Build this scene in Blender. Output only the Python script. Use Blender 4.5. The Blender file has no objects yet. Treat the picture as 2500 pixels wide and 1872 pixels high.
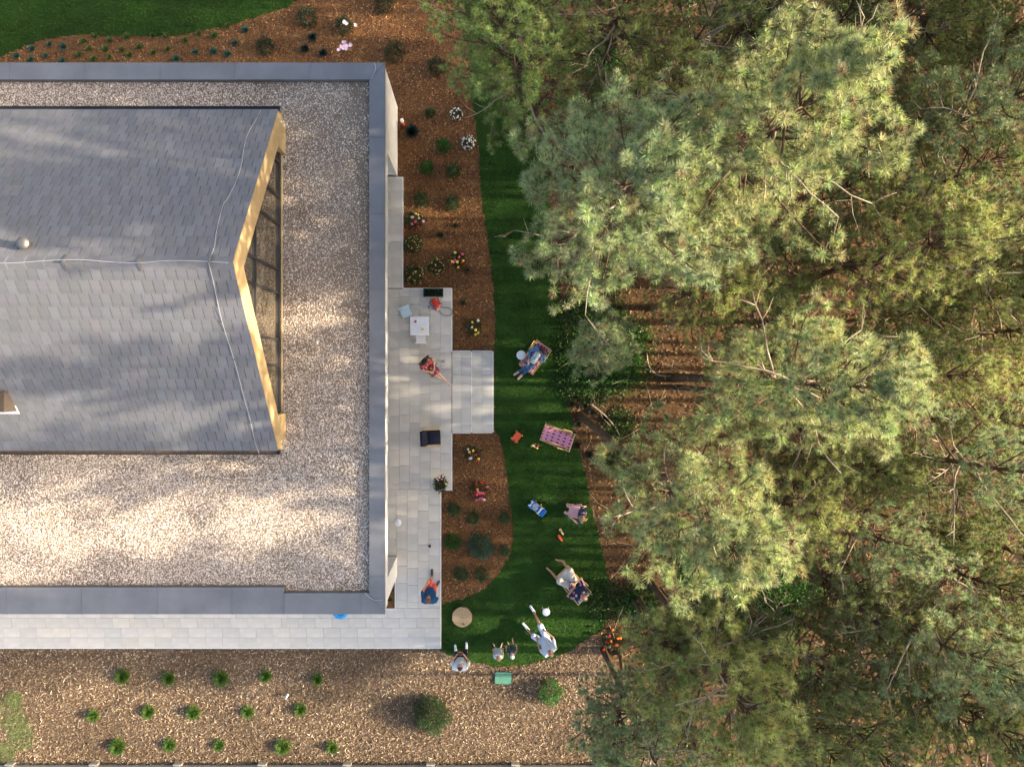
import bpy, math, random
import numpy as np
from mathutils import Vector, Matrix

random.seed(7)
rng = np.random.default_rng(7)
sc = bpy.context.scene
col = sc.collection

# ------------------------------------------------------------------ camera, sky, sun, exposure
H, F, NU, NV = 25.0, 1700.0, 1170.0, 905.0      # drone height (m), focal length and nadir (px of the 2500x1872 photo)
cam = bpy.data.cameras.new('camera')
cam.sensor_width = 36.0
cam.sensor_fit = 'HORIZONTAL'
cam.lens = 36.0 * F / 2500.0
cam.shift_x = (1250 - NU) / 2500.0
cam.shift_y = -(936 - NV) / 2500.0
cam.clip_end = 500
camo = bpy.data.objects.new('camera', cam)
camo.location = (0, 0, H)
col.objects.link(camo)
sc.camera = camo

SUN_EL, SUN_AZ = math.radians(20), math.radians(91)     # azimuth clockwise from +Y (north): the sun stands in the east
world = bpy.data.worlds.new('World')
sc.world = world
world.use_nodes = True
wn = world.node_tree
sky = wn.nodes.new('ShaderNodeTexSky')
sky.sky_type = 'NISHITA'
sky.sun_disc = False
sky.sun_elevation = SUN_EL
sky.sun_rotation = SUN_AZ
sky.air_density = 1.0
sky.dust_density = 5.0
sky.ozone_density = 0.6
wn.links.new(sky.outputs[0], wn.nodes['Background'].inputs[0])
wn.nodes['Background'].inputs[1].default_value = 0.15
sun = bpy.data.lights.new('sun', 'SUN')
sun.energy = 4.3
sun.angle = math.radians(1.0)
sun.color = (1.0, 0.86, 0.64)
suno = bpy.data.objects.new('sun', sun)
sd = Vector((math.cos(SUN_EL) * math.sin(SUN_AZ), math.cos(SUN_EL) * math.cos(SUN_AZ), math.sin(SUN_EL)))
suno.rotation_euler = sd.to_track_quat('Z', 'Y').to_euler()
suno.location = sd * 60
col.objects.link(suno)
sc.view_settings.view_transform = 'Standard'
sc.view_settings.look = 'None'
sc.cycles.max_bounces = 3
sc.cycles.diffuse_bounces = 2
sc.cycles.glossy_bounces = 2
sc.cycles.transmission_bounces = 2
sc.view_settings.gamma = 1.0
sc.view_settings.use_curve_mapping = False
sc.view_settings.exposure = 1.85

# ------------------------------------------------------------------ helpers
def P(u, v, z=0.0):
    d = (H - z) / F
    return Vector(((u - NU) * d, (NV - v) * d, z))

ORG = {}

def link(o, parent=None):
    col.objects.link(o)
    if parent is not None:
        o.parent = parent
    return o

def tag(o, label=None, cat=None, group=None, kind=None):
    if label: o['label'] = label
    if cat: o['category'] = cat
    if group: o['group'] = group
    if kind: o['kind'] = kind
    return o

def thing(name, label, cat, loc, group=None):
    o = bpy.data.objects.new(name, None)
    o.empty_display_size = 0.2
    o.location = loc
    ORG[o.name] = np.array(loc, float)
    return tag(link(o), label, cat, group)

def copy_tree(o, parent=None):
    c = o.copy()
    col.objects.link(c)
    if parent is not None:
        c.parent = parent
    for ch in list(o.children):
        copy_tree(ch, c)
    return c

def np_mesh(name, V, Fc, colr=None, smooth=False):
    me = bpy.data.meshes.new(name)
    V = np.asarray(V, np.float32); Fc = np.asarray(Fc, np.int32)
    n, k = Fc.shape
    me.vertices.add(len(V)); me.vertices.foreach_set('co', V.ravel())
    me.loops.add(n * k); me.loops.foreach_set('vertex_index', Fc.ravel())
    me.polygons.add(n); me.polygons.foreach_set('loop_start', np.arange(n, dtype=np.int32) * k)
    me.polygons.foreach_set('use_smooth', np.full(n, bool(smooth)))
    me.update(calc_edges=True)
    if colr is not None:
        a = me.color_attributes.new('Col', 'FLOAT_COLOR', 'POINT')
        c4 = np.ones((len(V), 4), np.float32); c4[:, :3] = colr
        a.data.foreach_set('color', c4.ravel())
    return me

def np_obj(name, V, Fc, mat, colr=None, parent=None, smooth=False):
    V = np.asarray(V, float)
    if parent is not None and parent.name in ORG:
        V = V - ORG[parent.name]
    me = np_mesh(name, V, Fc, colr, smooth)
    me.materials.append(mat)
    o = bpy.data.objects.new(name, me)
    link(o, parent)
    if parent is not None and parent.name in ORG:
        ORG[o.name] = ORG[parent.name]
    return o

def frame_of(d):
    d = Vector(d).normalized()
    a = d.cross(Vector((0, 0, 1)))
    if a.length < 1e-3: a = Vector((1, 0, 0))
    a.normalize()
    return d, a, d.cross(a).normalized()

class MB:
    """collects polygons of one part"""
    def __init__(s):
        s.v = []; s.f = []; s.c = []; s.cur = (1, 1, 1)
    def add(s, V, Fs, c=None):
        b = len(s.v)
        s.v += [tuple(p) for p in V]
        s.f += [tuple(i + b for i in f) for f in Fs]
        s.c += [c or s.cur] * len(V)
        return s
    def box(s, c, size, rot=None, col=None):
        hx, hy, hz = size[0] / 2, size[1] / 2, size[2] / 2
        V = [Vector((x, y, z)) for z in (-hz, hz) for y in (-hy, hy) for x in (-hx, hx)]
        if rot is not None: V = [rot @ p for p in V]
        V = [p + Vector(c) for p in V]
        return s.add(V, [(0, 2, 3, 1), (4, 5, 7, 6), (0, 1, 5, 4), (2, 6, 7, 3), (0, 4, 6, 2), (1, 3, 7, 5)], col)
    def bar(s, a, b, w, h, up=(0, 0, 1), col=None):
        a, b = Vector(a), Vector(b)
        d = (b - a).normalized()
        sx = d.cross(Vector(up))
        if sx.length < 1e-4: sx = d.cross(Vector((1, 0, 0)))
        sx.normalize(); uz = sx.cross(d).normalized()
        V = [p + sx * (w / 2 * i) + uz * (h / 2 * j) for p in (a, b) for j in (-1, 1) for i in (-1, 1)]
        return s.add(V, [(0, 2, 3, 1), (4, 5, 7, 6), (0, 1, 5, 4), (2, 6, 7, 3), (0, 4, 6, 2), (1, 3, 7, 5)], col)
    def tube(s, pts, rad, n=8, cap=True, col=None):
        pts = [Vector(p) for p in pts]
        if not hasattr(rad, '__len__'): rad = [rad] * len(pts)
        V = []; pa = None
        for i, p in enumerate(pts):
            d = (pts[min(i + 1, len(pts) - 1)] - pts[max(i - 1, 0)])
            d, a, b = frame_of(d if d.length > 1e-6 else (0, 0, 1))
            if pa is not None:
                a = pa - d * pa.dot(d)
                a = a.normalized() if a.length > 1e-4 else frame_of(d)[1]
                b = d.cross(a)
            pa = a
            for k in range(n):
                t = 2 * math.pi * k / n
                V.append(p + (a * math.cos(t) + b * math.sin(t)) * rad[i])
        Fs = [(i * n + k, i * n + (k + 1) % n, (i + 1) * n + (k + 1) % n, (i + 1) * n + k) for i in range(len(pts) - 1) for k in range(n)]
        if cap:
            Fs += [tuple(range(n - 1, -1, -1)), tuple((len(pts) - 1) * n + k for k in range(n))]
        return s.add(V, Fs, col)
    def lathe(s, prof, n=16, c=(0, 0, 0), wob=0.0, col=None, rot=None):
        V = []
        wb = [1 + random.uniform(-wob, wob) for _ in range(n)]
        for r, z in prof:
            for k in range(n):
                t = 2 * math.pi * k / n
                p = Vector((r * wb[k] * math.cos(t), r * wb[k] * math.sin(t), z))
                if rot is not None: p = rot @ p
                V.append(p + Vector(c))
        m = len(prof)
        Fs = [(i * n + k, i * n + (k + 1) % n, (i + 1) * n + (k + 1) % n, (i + 1) * n + k) for i in range(m - 1) for k in range(n)]
        Fs += [tuple(range(n - 1, -1, -1)), tuple((m - 1) * n + k for k in range(n))]
        return s.add(V, Fs, col)
    def prism(s, poly, z0, z1, col=None):
        n = len(poly)
        ar = sum(poly[i][0] * poly[(i + 1) % n][1] - poly[(i + 1) % n][0] * poly[i][1] for i in range(n))
        if ar < 0: poly = poly[::-1]
        V = [(p[0], p[1], z0) for p in poly] + [(p[0], p[1], z1) for p in poly]
        Fs = [tuple(range(n - 1, -1, -1)), tuple(range(n, 2 * n))]
        Fs += [(i, (i + 1) % n, n + (i + 1) % n, n + i) for i in range(n)]
        return s.add(V, Fs, col)
    def ball(s, c, r, nu=10, nv=7, rot=None, col=None):
        if not hasattr(r, '__len__'): r = (r, r, r)
        V = [Vector((0, 0, -r[2]))]
        for j in range(1, nv):
            ph = -math.pi / 2 + math.pi * j / nv
            for k in range(nu):
                t = 2 * math.pi * k / nu
                V.append(Vector((r[0] * math.cos(ph) * math.cos(t), r[1] * math.cos(ph) * math.sin(t), r[2] * math.sin(ph))))
        V.append(Vector((0, 0, r[2])))
        if rot is not None: V = [rot @ p for p in V]
        V = [p + Vector(c) for p in V]
        Fs = [(0, 1 + (k + 1) % nu, 1 + k) for k in range(nu)]
        for j in range(nv - 2):
            Fs += [(1 + j * nu + k, 1 + j * nu + (k + 1) % nu, 1 + (j + 1) * nu + (k + 1) % nu, 1 + (j + 1) * nu + k) for k in range(nu)]
        L = len(V) - 1; b = 1 + (nv - 2) * nu
        Fs += [(b + k, b + (k + 1) % nu, L) for k in range(nu)]
        return s.add(V, Fs, col)
    def cap(s, a, b, ra, rb=None, n=9, col=None):
        rb = ra if rb is None else rb
        a, b = Vector(a), Vector(b)
        d = b - a
        if d.length < 1e-4: return s.ball(a, ra)
        d.normalize()
        pts, rad = [], []
        for t in (-90, -50, -20): pts.append(a + d * (ra * math.sin(math.radians(t)))); rad.append(max(1e-3, ra * math.cos(math.radians(t))))
        for t in (20, 50, 90): pts.append(b + d * (rb * math.sin(math.radians(t)))); rad.append(max(1e-3, rb * math.cos(math.radians(t))))
        return s.tube(pts, rad, n, True, col)
    def build(s, name, mat, parent=None, smooth=False, loc=None, colors=False):
        V = np.array(s.v, float)
        org = None
        if parent is not None and parent.name in ORG: org = ORG[parent.name]
        elif loc is not None: org = np.array(loc, float)
        if org is not None: V = V - org
        me = bpy.data.meshes.new(name)
        me.from_pydata(V.tolist(), [], s.f)
        if smooth: me.polygons.foreach_set('use_smooth', np.ones(len(me.polygons), bool))
        if colors:
            a = me.color_attributes.new('Col', 'FLOAT_COLOR', 'POINT')
            c4 = np.ones((len(V), 4), np.float32); c4[:, :3] = s.c
            a.data.foreach_set('color', c4.ravel())
        me.materials.append(mat)
        o = bpy.data.objects.new(name, me)
        link(o, parent)
        if parent is None and loc is not None: o.location = loc
        if org is not None: ORG[o.name] = org
        return o

def inside(px, py, poly):
    poly = np.asarray(poly, float)
    r = np.zeros(len(px), bool)
    x0, y0 = poly[-1]
    for x1, y1 in poly:
        c = ((y1 > py) != (y0 > py)) & (px < (x0 - x1) * (py - y1) / (y0 - y1 + 1e-12) + x1)
        r ^= c
        x0, y0 = x1, y1
    return r

def smooth_poly(pts, it=2):
    for _ in range(it):
        q = []
        for i in range(len(pts)):
            a, b = pts[i], pts[(i + 1) % len(pts)]
            q += [(a[0] * .75 + b[0] * .25, a[1] * .75 + b[1] * .25), (a[0] * .25 + b[0] * .75, a[1] * .25 + b[1] * .75)]
        pts = q
    return pts

def px_poly(pts, z=0.0):
    return [tuple(P(u, v, z)[:2]) for u, v in pts]

# ------------------------------------------------------------------ materials
def nodes(name):
    m = bpy.data.materials.new(name)
    m.use_nodes = True
    nt = m.node_tree
    return m, nt, nt.nodes['Principled BSDF']

def N(nt, t, **kw):
    n = nt.nodes.new('ShaderNode' + t)
    for k, v in kw.items():
        if k.startswith('i_'):
            n.inputs[k[2:].replace('_', ' ')].default_value = v
        else:
            setattr(n, k, v)
    return n

def coords(nt, kind='Object'):
    return N(nt, 'TexCoord').outputs[kind]

def noise(nt, vec, scale, detail=3.0, rough=0.6):
    n = N(nt, 'TexNoise')
    n.inputs['Scale'].default_value = scale
    n.inputs['Detail'].default_value = detail
    n.inputs['Roughness'].default_value = rough
    nt.links.new(vec, n.inputs['Vector'])
    return n.outputs['Fac']

def ramp(nt, fac, stops):
    r = N(nt, 'ValToRGB')
    e = r.color_ramp.elements
    while len(e) < len(stops): e.new(0.5)
    for k, (p, c) in enumerate(stops):
        e[k].position = p
        e[k].color = (*c, 1) if len(c) == 3 else c
    nt.links.new(fac, r.inputs[0])
    return r.outputs[0]

def mixc(nt, fac, a, b, mode='MIX'):
    m = N(nt, 'Mix', data_type='RGBA', blend_type=mode)
    for sock, val in ((m.inputs[0], fac), (m.inputs[6], a), (m.inputs[7], b)):
        if hasattr(val, 'is_output'): nt.links.new(val, sock)
        elif hasattr(val, '__len__'): sock.default_value = (*val[:3], 1)
        else: sock.default_value = val
    return m.outputs[2]

def bump(nt, bs, h, strength, dist=0.02):
    b = N(nt, 'Bump')
    b.inputs['Strength'].default_value = strength
    b.inputs['Distance'].default_value = dist
    nt.links.new(h, b.inputs['Height'])
    nt.links.new(b.outputs[0], bs.inputs['Normal'])

def M(name, c, rough=0.65, var=0.18, scale=18.0, bmp=0.0, bscale=80.0, attr=False, metal=0.0, spec=0.4, fine=0.0):
    m, nt, bs = nodes(name)
    bs.inputs['Roughness'].default_value = rough
    bs.inputs['Metallic'].default_value = metal
    bs.inputs['Specular IOR Level'].default_value = spec
    vec = coords(nt)
    n = noise(nt, vec, scale, 4)
    lo, hi = 1 - var, 1 + var
    k = ramp(nt, n, [(0.3, (c[0] * lo, c[1] * lo, c[2] * lo)), (0.7, (c[0] * hi, c[1] * hi, c[2] * hi))])
    if fine:
        f = noise(nt, vec, 160, 2)
        k = mixc(nt, fine, k, ramp(nt, f, [(0.35, (0.2, 0.2, 0.2)), (0.65, (1, 1, 1))]), 'MULTIPLY')
    if attr:
        a = N(nt, 'Attribute', attribute_name='Col')
        k = mixc(nt, 1.0, k, a.outputs['Color'], 'MULTIPLY')
    nt.links.new(k, bs.inputs['Base Color'])
    if bmp: bump(nt, bs, noise(nt, vec, bscale, 3), bmp)
    return m

def leaf_mat(name, tint=(1, 1, 1), trans=0.35, rough=0.5):
    m, nt, bs = nodes(name)
    a = N(nt, 'Attribute', attribute_name='Col')
    k = mixc(nt, 1.0, a.outputs['Color'], tint, 'MULTIPLY')
    nt.links.new(k, bs.inputs['Base Color'])
    bs.inputs['Roughness'].default_value = rough
    bs.inputs['Specular IOR Level'].default_value = 0.35
    t = N(nt, 'BsdfTranslucent')
    nt.links.new(k, t.inputs['Color'])
    mx = N(nt, 'MixShader')
    mx.inputs[0].default_value = trans
    nt.links.new(bs.outputs[0], mx.inputs[1]); nt.links.new(t.outputs[0], mx.inputs[2])
    nt.links.new(mx.outputs[0], nt.nodes['Material Output'].inputs['Surface'])
    return m

def ground_mat(name, stops, dry=None, scale=26.0):
    """shredded bark / litter seen between the loose pieces lying on it"""
    m, nt, bs = nodes(name)
    vec = coords(nt)
    v1 = N(nt, 'TexVoronoi'); v1.inputs['Scale'].default_value = scale
    mp = N(nt, 'Mapping'); mp.inputs['Rotation'].default_value = (0, 0, 0.7); mp.inputs['Scale'].default_value = (1, 2.2, 1)
    wr = N(nt, 'TexNoise'); wr.inputs['Scale'].default_value = 6; nt.links.new(vec, wr.inputs['Vector'])
    ad = N(nt, 'VectorMath', operation='ADD'); nt.links.new(vec, ad.inputs[0]); nt.links.new(wr.outputs['Color'], ad.inputs[1])
    nt.links.new(ad.outputs[0], mp.inputs['Vector']); nt.links.new(mp.outputs[0], v1.inputs['Vector'])
    sp = N(nt, 'SeparateColor'); nt.links.new(v1.outputs['Color'], sp.inputs[0])
    k = ramp(nt, sp.outputs[0], stops)
    big = noise(nt, vec, 0.6, 4)
    k = mixc(nt, ramp(nt, big, [(0.42, (0, 0, 0)), (0.68, (.7, .7, .7))]), k, dry or stops[-1][1])
    f = noise(nt, vec, 45, 4)
    k = mixc(nt, 0.7, k, ramp(nt, f, [(0.3, (0.25, 0.22, 0.2)), (0.65, (1.1, 1.1, 1.1))]), 'MULTIPLY')
    nt.links.new(k, bs.inputs['Base Color'])
    bs.inputs['Roughness'].default_value = 0.9
    bs.inputs['Specular IOR Level'].default_value = 0.15
    bump(nt, bs, f, 1.0, 0.03)
    return m

def floral_mat(name, base, spots, scale=14.0):
    m, nt, bs = nodes(name)
    vec = coords(nt)
    v = N(nt, 'TexVoronoi'); v.inputs['Scale'].default_value = scale
    nt.links.new(vec, v.inputs['Vector'])
    sp = N(nt, 'SeparateColor'); nt.links.new(v.outputs['Color'], sp.inputs[0])
    n = len(spots)
    r = N(nt, 'ValToRGB'); r.color_ramp.interpolation = 'CONSTANT'
    e = r.color_ramp.elements
    while len(e) < n + 1: e.new(0.5)
    for i in range(n + 1):
        e[i].position = 0 if i == 0 else 0.30 + 0.7 * (i - 1) / n
        e[i].color = (*(base if i == 0 else spots[i - 1]), 1)
    nt.links.new(sp.outputs[0], r.inputs[0])
    edge = ramp(nt, v.outputs['Distance'], [(0.42, (1, 1, 1)), (0.62, (0, 0, 0))])
    k = mixc(nt, edge, base, r.outputs[0])
    nt.links.new(k, bs.inputs['Base Color'])
    bs.inputs['Roughness'].default_value = 0.8
    return m

def sling_mat(name, base, mark, plain=False):
    """deck-chair canvas, Generated x runs down the sling, y across"""
    m, nt, bs = nodes(name)
    if plain:
        bs.inputs['Base Color'].default_value = (*base, 1)
    else:
        g = N(nt, 'Attribute', attribute_name='Col')           # carries sling coordinates (length, width)
        s = N(nt, 'SeparateColor'); nt.links.new(g.outputs['Color'], s.inputs[0])
        def fr(sock, mul, off):
            a = N(nt, 'Math', operation='MULTIPLY_ADD'); a.inputs[1].default_value = mul; a.inputs[2].default_value = off
            nt.links.new(sock, a.inputs[0])
            b = N(nt, 'Math', operation='FRACT'); nt.links.new(a.outputs[0], b.inputs[0])
            c = N(nt, 'Math', operation='SUBTRACT'); c.inputs[1].default_value = 0.5; nt.links.new(b.outputs[0], c.inputs[0])
            d = N(nt, 'Math', operation='ABSOLUTE'); nt.links.new(c.outputs[0], d.inputs[0])
            return d.outputs[0]
        def less(a, b, lim, wa=1.0, wb=1.0):
            x = N(nt, 'Math', operation='MULTIPLY'); x.inputs[1].default_value = wa; nt.links.new(a, x.inputs[0])
            y = N(nt, 'Math', operation='MULTIPLY_ADD'); y.inputs[1].default_value = wb; nt.links.new(b, y.inputs[0]); nt.links.new(x.outputs[0], y.inputs[2])
            z = N(nt, 'Math', operation='LESS_THAN'); z.inputs[1].default_value = lim; nt.links.new(y.outputs[0], z.inputs[0])
            return z.outputs[0]
        big = less(fr(s.outputs[0], 5.5, 0.1), fr(s.outputs[1], 4.0, 0.0), 0.33)
        small = less(fr(s.outputs[0], 5.5, 0.6), fr(s.outputs[1], 8.0, 0.25), 0.20, 2.0, 1.2)
        k = mixc(nt, big, base, mark)
        k = mixc(nt, small, k, mark)
        e = N(nt, 'Math', operation='GREATER_THAN'); e.inputs[1].default_value = 0.44
        nt.links.new(fr(s.outputs[1], 1.0, 0.0), e.inputs[0])
        k = mixc(nt, e.outputs[0], k, mixc(nt, less(fr(s.outputs[0], 11, 0), fr(s.outputs[1], 1, 0), 0.55), base, mark))
        nt.links.new(k, bs.inputs['Base Color'])
    bs.inputs['Roughness'].default_value = 0.85
    return m

MAT = {}
MAT['mulch'] = ground_mat('bark_mulch_ground', [(0.0, (.060, .024, .010)), (0.4, (.15, .064, .024)), (0.75, (.25, .12, .045)), (1, (.36, .20, .09))], (.27, .135, .052))
MAT['dry'] = ground_mat('dry_bark_ground', [(0.0, (.045, .028, .017)), (0.4, (.11, .070, .042)), (0.75, (.19, .126, .076)), (1, (.29, .205, .13))], (.20, .135, .078), 34)
MAT['forest'] = ground_mat('forest_floor', [(0.0, (.028, .015, .008)), (0.4, (.075, .040, .018)), (0.75, (.135, .076, .034)), (1, (.20, .122, .06))], (.145, .08, .034), 36)
MAT['chips'] = M('bark_chip', (1, 1, 1), 0.85, 0.12, 30, attr=True, spec=0.2)
MAT['lawn'] = M('lawn_soil', (.026, .066, .011), 0.9, 0.35, 1.5, 0.6, 60, spec=0.1)
MAT['grass'] = leaf_mat('grass_blade', (1, 1, 1), 0.25, 0.6)
MAT['needle'] = leaf_mat('pine_needle', (1, 1, 1), 0.30, 0.45)
MAT['leaf'] = leaf_mat('leaf', (1, 1, 1), 0.30, 0.5)
MAT['bark'] = M('pine_bark', (.105, .068, .045), 0.9, 0.45, 9, 0.8, 26, spec=0.15)
MAT['twig'] = M('dead_twig', (.34, .27, .19), 0.8, 0.3, 12, spec=0.2)
MAT['coping'] = M('zinc_coping', (.165, .165, .172), 0.45, 0.16, 1.1, 0.05, 240, spec=0.5, fine=0.12)
MAT['tile'] = M('roof_slate', (.150, .150, .158), 0.7, 0.10, 5, 0.25, 200, attr=True, spec=0.4, fine=0.15)
MAT['under'] = M('roof_underlay', (.05, .05, .052), 0.9)
MAT['render'] = M('white_render', (.72, .73, .74), 0.85, 0.06, 4, 0.15, 120, spec=0.2)
MAT['paver'] = M('concrete_paver', (.58, .55, .50), 0.8, 0.11, 1.3, 0.2, 220, attr=True, spec=0.3, fine=0.12)
MAT['kerb'] = M('kerb_concrete', (.68, .66, .62), 0.85, 0.08, 8)
MAT['joint'] = M('paving_joint', (.33, .31, .28), 0.95)
MAT['gravel'] = M('roof_gravel_stone', (1, 1, 1), 0.75, 0.05, 40, attr=True, spec=0.35)
MAT['gravelbed'] = ground_mat('roof_gravel_bed', [(0.0, (.09, .062, .042)), (0.4, (.22, .165, .12)), (0.75, (.42, .36, .30)), (1, (.55, .48, .41))], (.19, .135, .09), 34)
MAT['wood'] = M('larch_board', (.46, .325, .16), 0.55, 0.12, 6, 0.1, 40, spec=0.4)
MAT['beech'] = M('beech_wood', (.62, .40, .17), 0.5, 0.1, 10)
MAT['black'] = M('black_metal', (.025, .026, .03), 0.4, 0.1, 10, spec=0.5)
MAT['gutter'] = M('gutter_metal', (.035, .038, .045), 0.4, 0.1, 8)
MAT['debris'] = M('gutter_debris', (.10, .065, .04), 0.95, 0.45, 14)
MAT['steel'] = M('galvanised_steel', (.22, .20, .18), 0.55, 0.08, 12, metal=0.85)
MAT['cable'] = M('aluminium_wire', (.50, .51, .53), 0.45, 0.05, 12, metal=0.3)
MAT['brown'] = M('brown_sheet', (.050, .038, .031), 0.5, 0.2, 8)
MAT['white'] = M('white_plastic', (.80, .80, .79), 0.45, 0.03, 8)
MAT['canvas'] = sling_mat('white_canvas', (.74, .76, .80), (0, 0, 0), True)
MAT['pinkcloth'] = sling_mat('pink_patterned_canvas', (.74, .36, .47), (.50, .015, .05))
MAT['navy'] = M('navy_fabric', (.010, .012, .028), 0.9, 0.2, 40, 0.3, 200)
MAT['paleblue'] = M('pale_blue_paint', (.45, .60, .68), 0.5, 0.04, 8)
MAT['red'] = M('red_plastic', (.68, .035, .018), 0.35, 0.05, 8)
MAT['orange'] = M('orange_plastic', (.82, .11, .035), 0.4, 0.05, 8)
MAT['yellow'] = M('yellow_plastic', (.80, .55, .05), 0.4, 0.05, 8)
MAT['magenta'] = M('magenta_plastic', (.50, .02, .12), 0.4, 0.05, 8)
MAT['blue'] = M('blue_plastic', (.015, .16, .52), 0.35, 0.06, 8)
MAT['skyblue'] = M('sky_blue_plastic', (.02, .30, .66), 0.35, 0.12, 14)
MAT['greyplastic'] = M('grey_plastic', (.42, .43, .44), 0.5, 0.08, 12)
MAT['green'] = M('green_plastic_lid', (.065, .20, .135), 0.6, 0.06, 8, 0.15, 200)
MAT['rubber'] = M('black_rubber', (.018, .018, .02), 0.6)
MAT['soil'] = M('potting_soil', (.04, .025, .016), 0.95, 0.4, 30, 0.6, 60)
MAT['terracotta'] = M('clay_pot', (.30, .13, .07), 0.8, 0.15, 10)
MAT['cream'] = M('cream_foam', (.78, .52, .28), 0.7, 0.05, 8)
MAT['concrete'] = M('fence_concrete', (.44, .40, .33), 0.85, 0.15, 5, 0.2, 60)
MAT['attr'] = M('painted', (1, 1, 1), 0.6, 0.05, 10, attr=True)

def glass_mat():
    m, nt, bs = nodes('bronze_tinted_glass')
    bs.inputs['Base Color'].default_value = (.36, .31, .235, 1)
    bs.inputs['Metallic'].default_value = 0.85
    bs.inputs['Roughness'].default_value = 0.03
    return m
MAT['glass'] = glass_mat()

def stump_mat():
    m, nt, bs = nodes('cut_wood')
    vec = coords(nt)
    ln = N(nt, 'VectorMath', operation='LENGTH'); nt.links.new(vec, ln.inputs[0])
    n = noise(nt, vec, 7, 5)
    a = N(nt, 'Math', operation='MULTIPLY_ADD'); a.inputs[1].default_value = 0.05; nt.links.new(n, a.inputs[0]); nt.links.new(ln.outputs['Value'], a.inputs[2])
    s = N(nt, 'Math', operation='MULTIPLY'); s.inputs[1].default_value = 190; nt.links.new(a.outputs[0], s.inputs[0])
    w = N(nt, 'Math', operation='SINE'); nt.links.new(s.outputs[0], w.inputs[0])
    k = ramp(nt, w.outputs[0], [(0.0, (.40, .28, .15)), (1.0, (.52, .38, .22))])
    k = mixc(nt, ramp(nt, ln.outputs['Value'], [(0.05, (.75, .75, .75)), (0.19, (0, 0, 0))]), k, (.30, .23, .17))
    k = mixc(nt, 0.8, k, ramp(nt, noise(nt, vec, 40, 4), [(0.36, (.35, .3, .25)), (0.55, (1, 1, 1))]), 'MULTIPLY')
    nt.links.new(k, bs.inputs['Base Color'])
    bs.inputs['Roughness'].default_value = 0.85
    return m
MAT['stump'] = stump_mat()
# ------------------------------------------------------------------ ground
def sheet(name, poly, z, mat):
    mb = MB()
    mb.add([(x, y, z) for x, y in poly], [tuple(range(len(poly)))])
    o = mb.build(name, mat)
    tag(o, kind='structure')
    return o

mb = MB(); mb.add([(-150, -150, 0), (150, -150, 0), (150, 150, 0), (-150, 150, 0)], [(0, 1, 2, 3)])
tag(mb.build('ground', MAT['mulch']), kind='structure')

LAWN_L = [(1120, -160), (1134, 0), (1144, 120), (1153, 235), (1167, 344), (1178, 500), (1193, 598), (1202, 674), (1210, 785), (1207, 856),
          (1207, 1050), (1220, 1064), (1234, 1130), (1246, 1232), (1254, 1300), (1249, 1345), (1226, 1390), (1187, 1435), (1130, 1461), (1070, 1478)]
LAWN_B = [(1070, 1586), (1105, 1600), (1148, 1615), (1181, 1617), (1203, 1627), (1239, 1627), (1283, 1621), (1326, 1611), (1355, 1602), (1400, 1583), (1431, 1559), (1466, 1541)]
LAWN_R = [(1482, 1515), (1487, 1430), (1470, 1340), (1440, 1220), (1428, 1150), (1415, 1100), (1403, 1060), (1390, 1000), (1385, 950), (1378, 880),
          (1374, 800), (1366, 720), (1352, 640), (1348, 560), (1335, 420), (1322, 300), (1312, 150), (1300, 0), (1290, -160)]
def rough_edge(pts, amp=2.2, step=9):
    q = []
    for i in range(len(pts)):
        a, b = pts[i], pts[(i + 1) % len(pts)]
        n = max(1, int(math.hypot(b[0] - a[0], b[1] - a[1]) / step))
        for k in range(n):
            t = k / n
            q.append((a[0] + (b[0] - a[0]) * t + random.uniform(-amp, amp), a[1] + (b[1] - a[1]) * t + random.uniform(-amp, amp)))
    return q
lawn_e = px_poly(rough_edge(LAWN_L + LAWN_B + LAWN_R))
LAWN_N = [(-900, 300), (-150, 190), (0, 142), (25, 130), (63, 114), (104, 98), (149, 90), (206, 85), (285, 90), (411, 89), (490, 78), (554, 63), (633, 41), (700, 20), (735, -5), (775, -60), (800, -160), (800, -900), (-900, -900)]
lawn_n = px_poly(rough_edge(LAWN_N))
sheet('lawn', lawn_e, 0.012, MAT['lawn'])
sheet('lawn', lawn_n, 0.012, MAT['lawn'])
forest = px_poly([(p[0] + 0, p[1]) for p in LAWN_R[::-1]] + [(1466, 1541), (1480, 1600), (1560, 1680), (1640, 1760), (1640, 4600), (6000, 4600), (6000, -3500), (1290, -3500)])
sheet('forest_floor', forest, 0.004, MAT['forest'])
dry = px_poly([(-900, 1574), (1070, 1583)] + LAWN_B[1:] + [(1480, 1600), (1560, 1680), (1640, 1760), (1640, 2300), (-900, 2300)])
sheet('dry_bark_bed', dry, 0.006, MAT['dry'])

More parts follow.
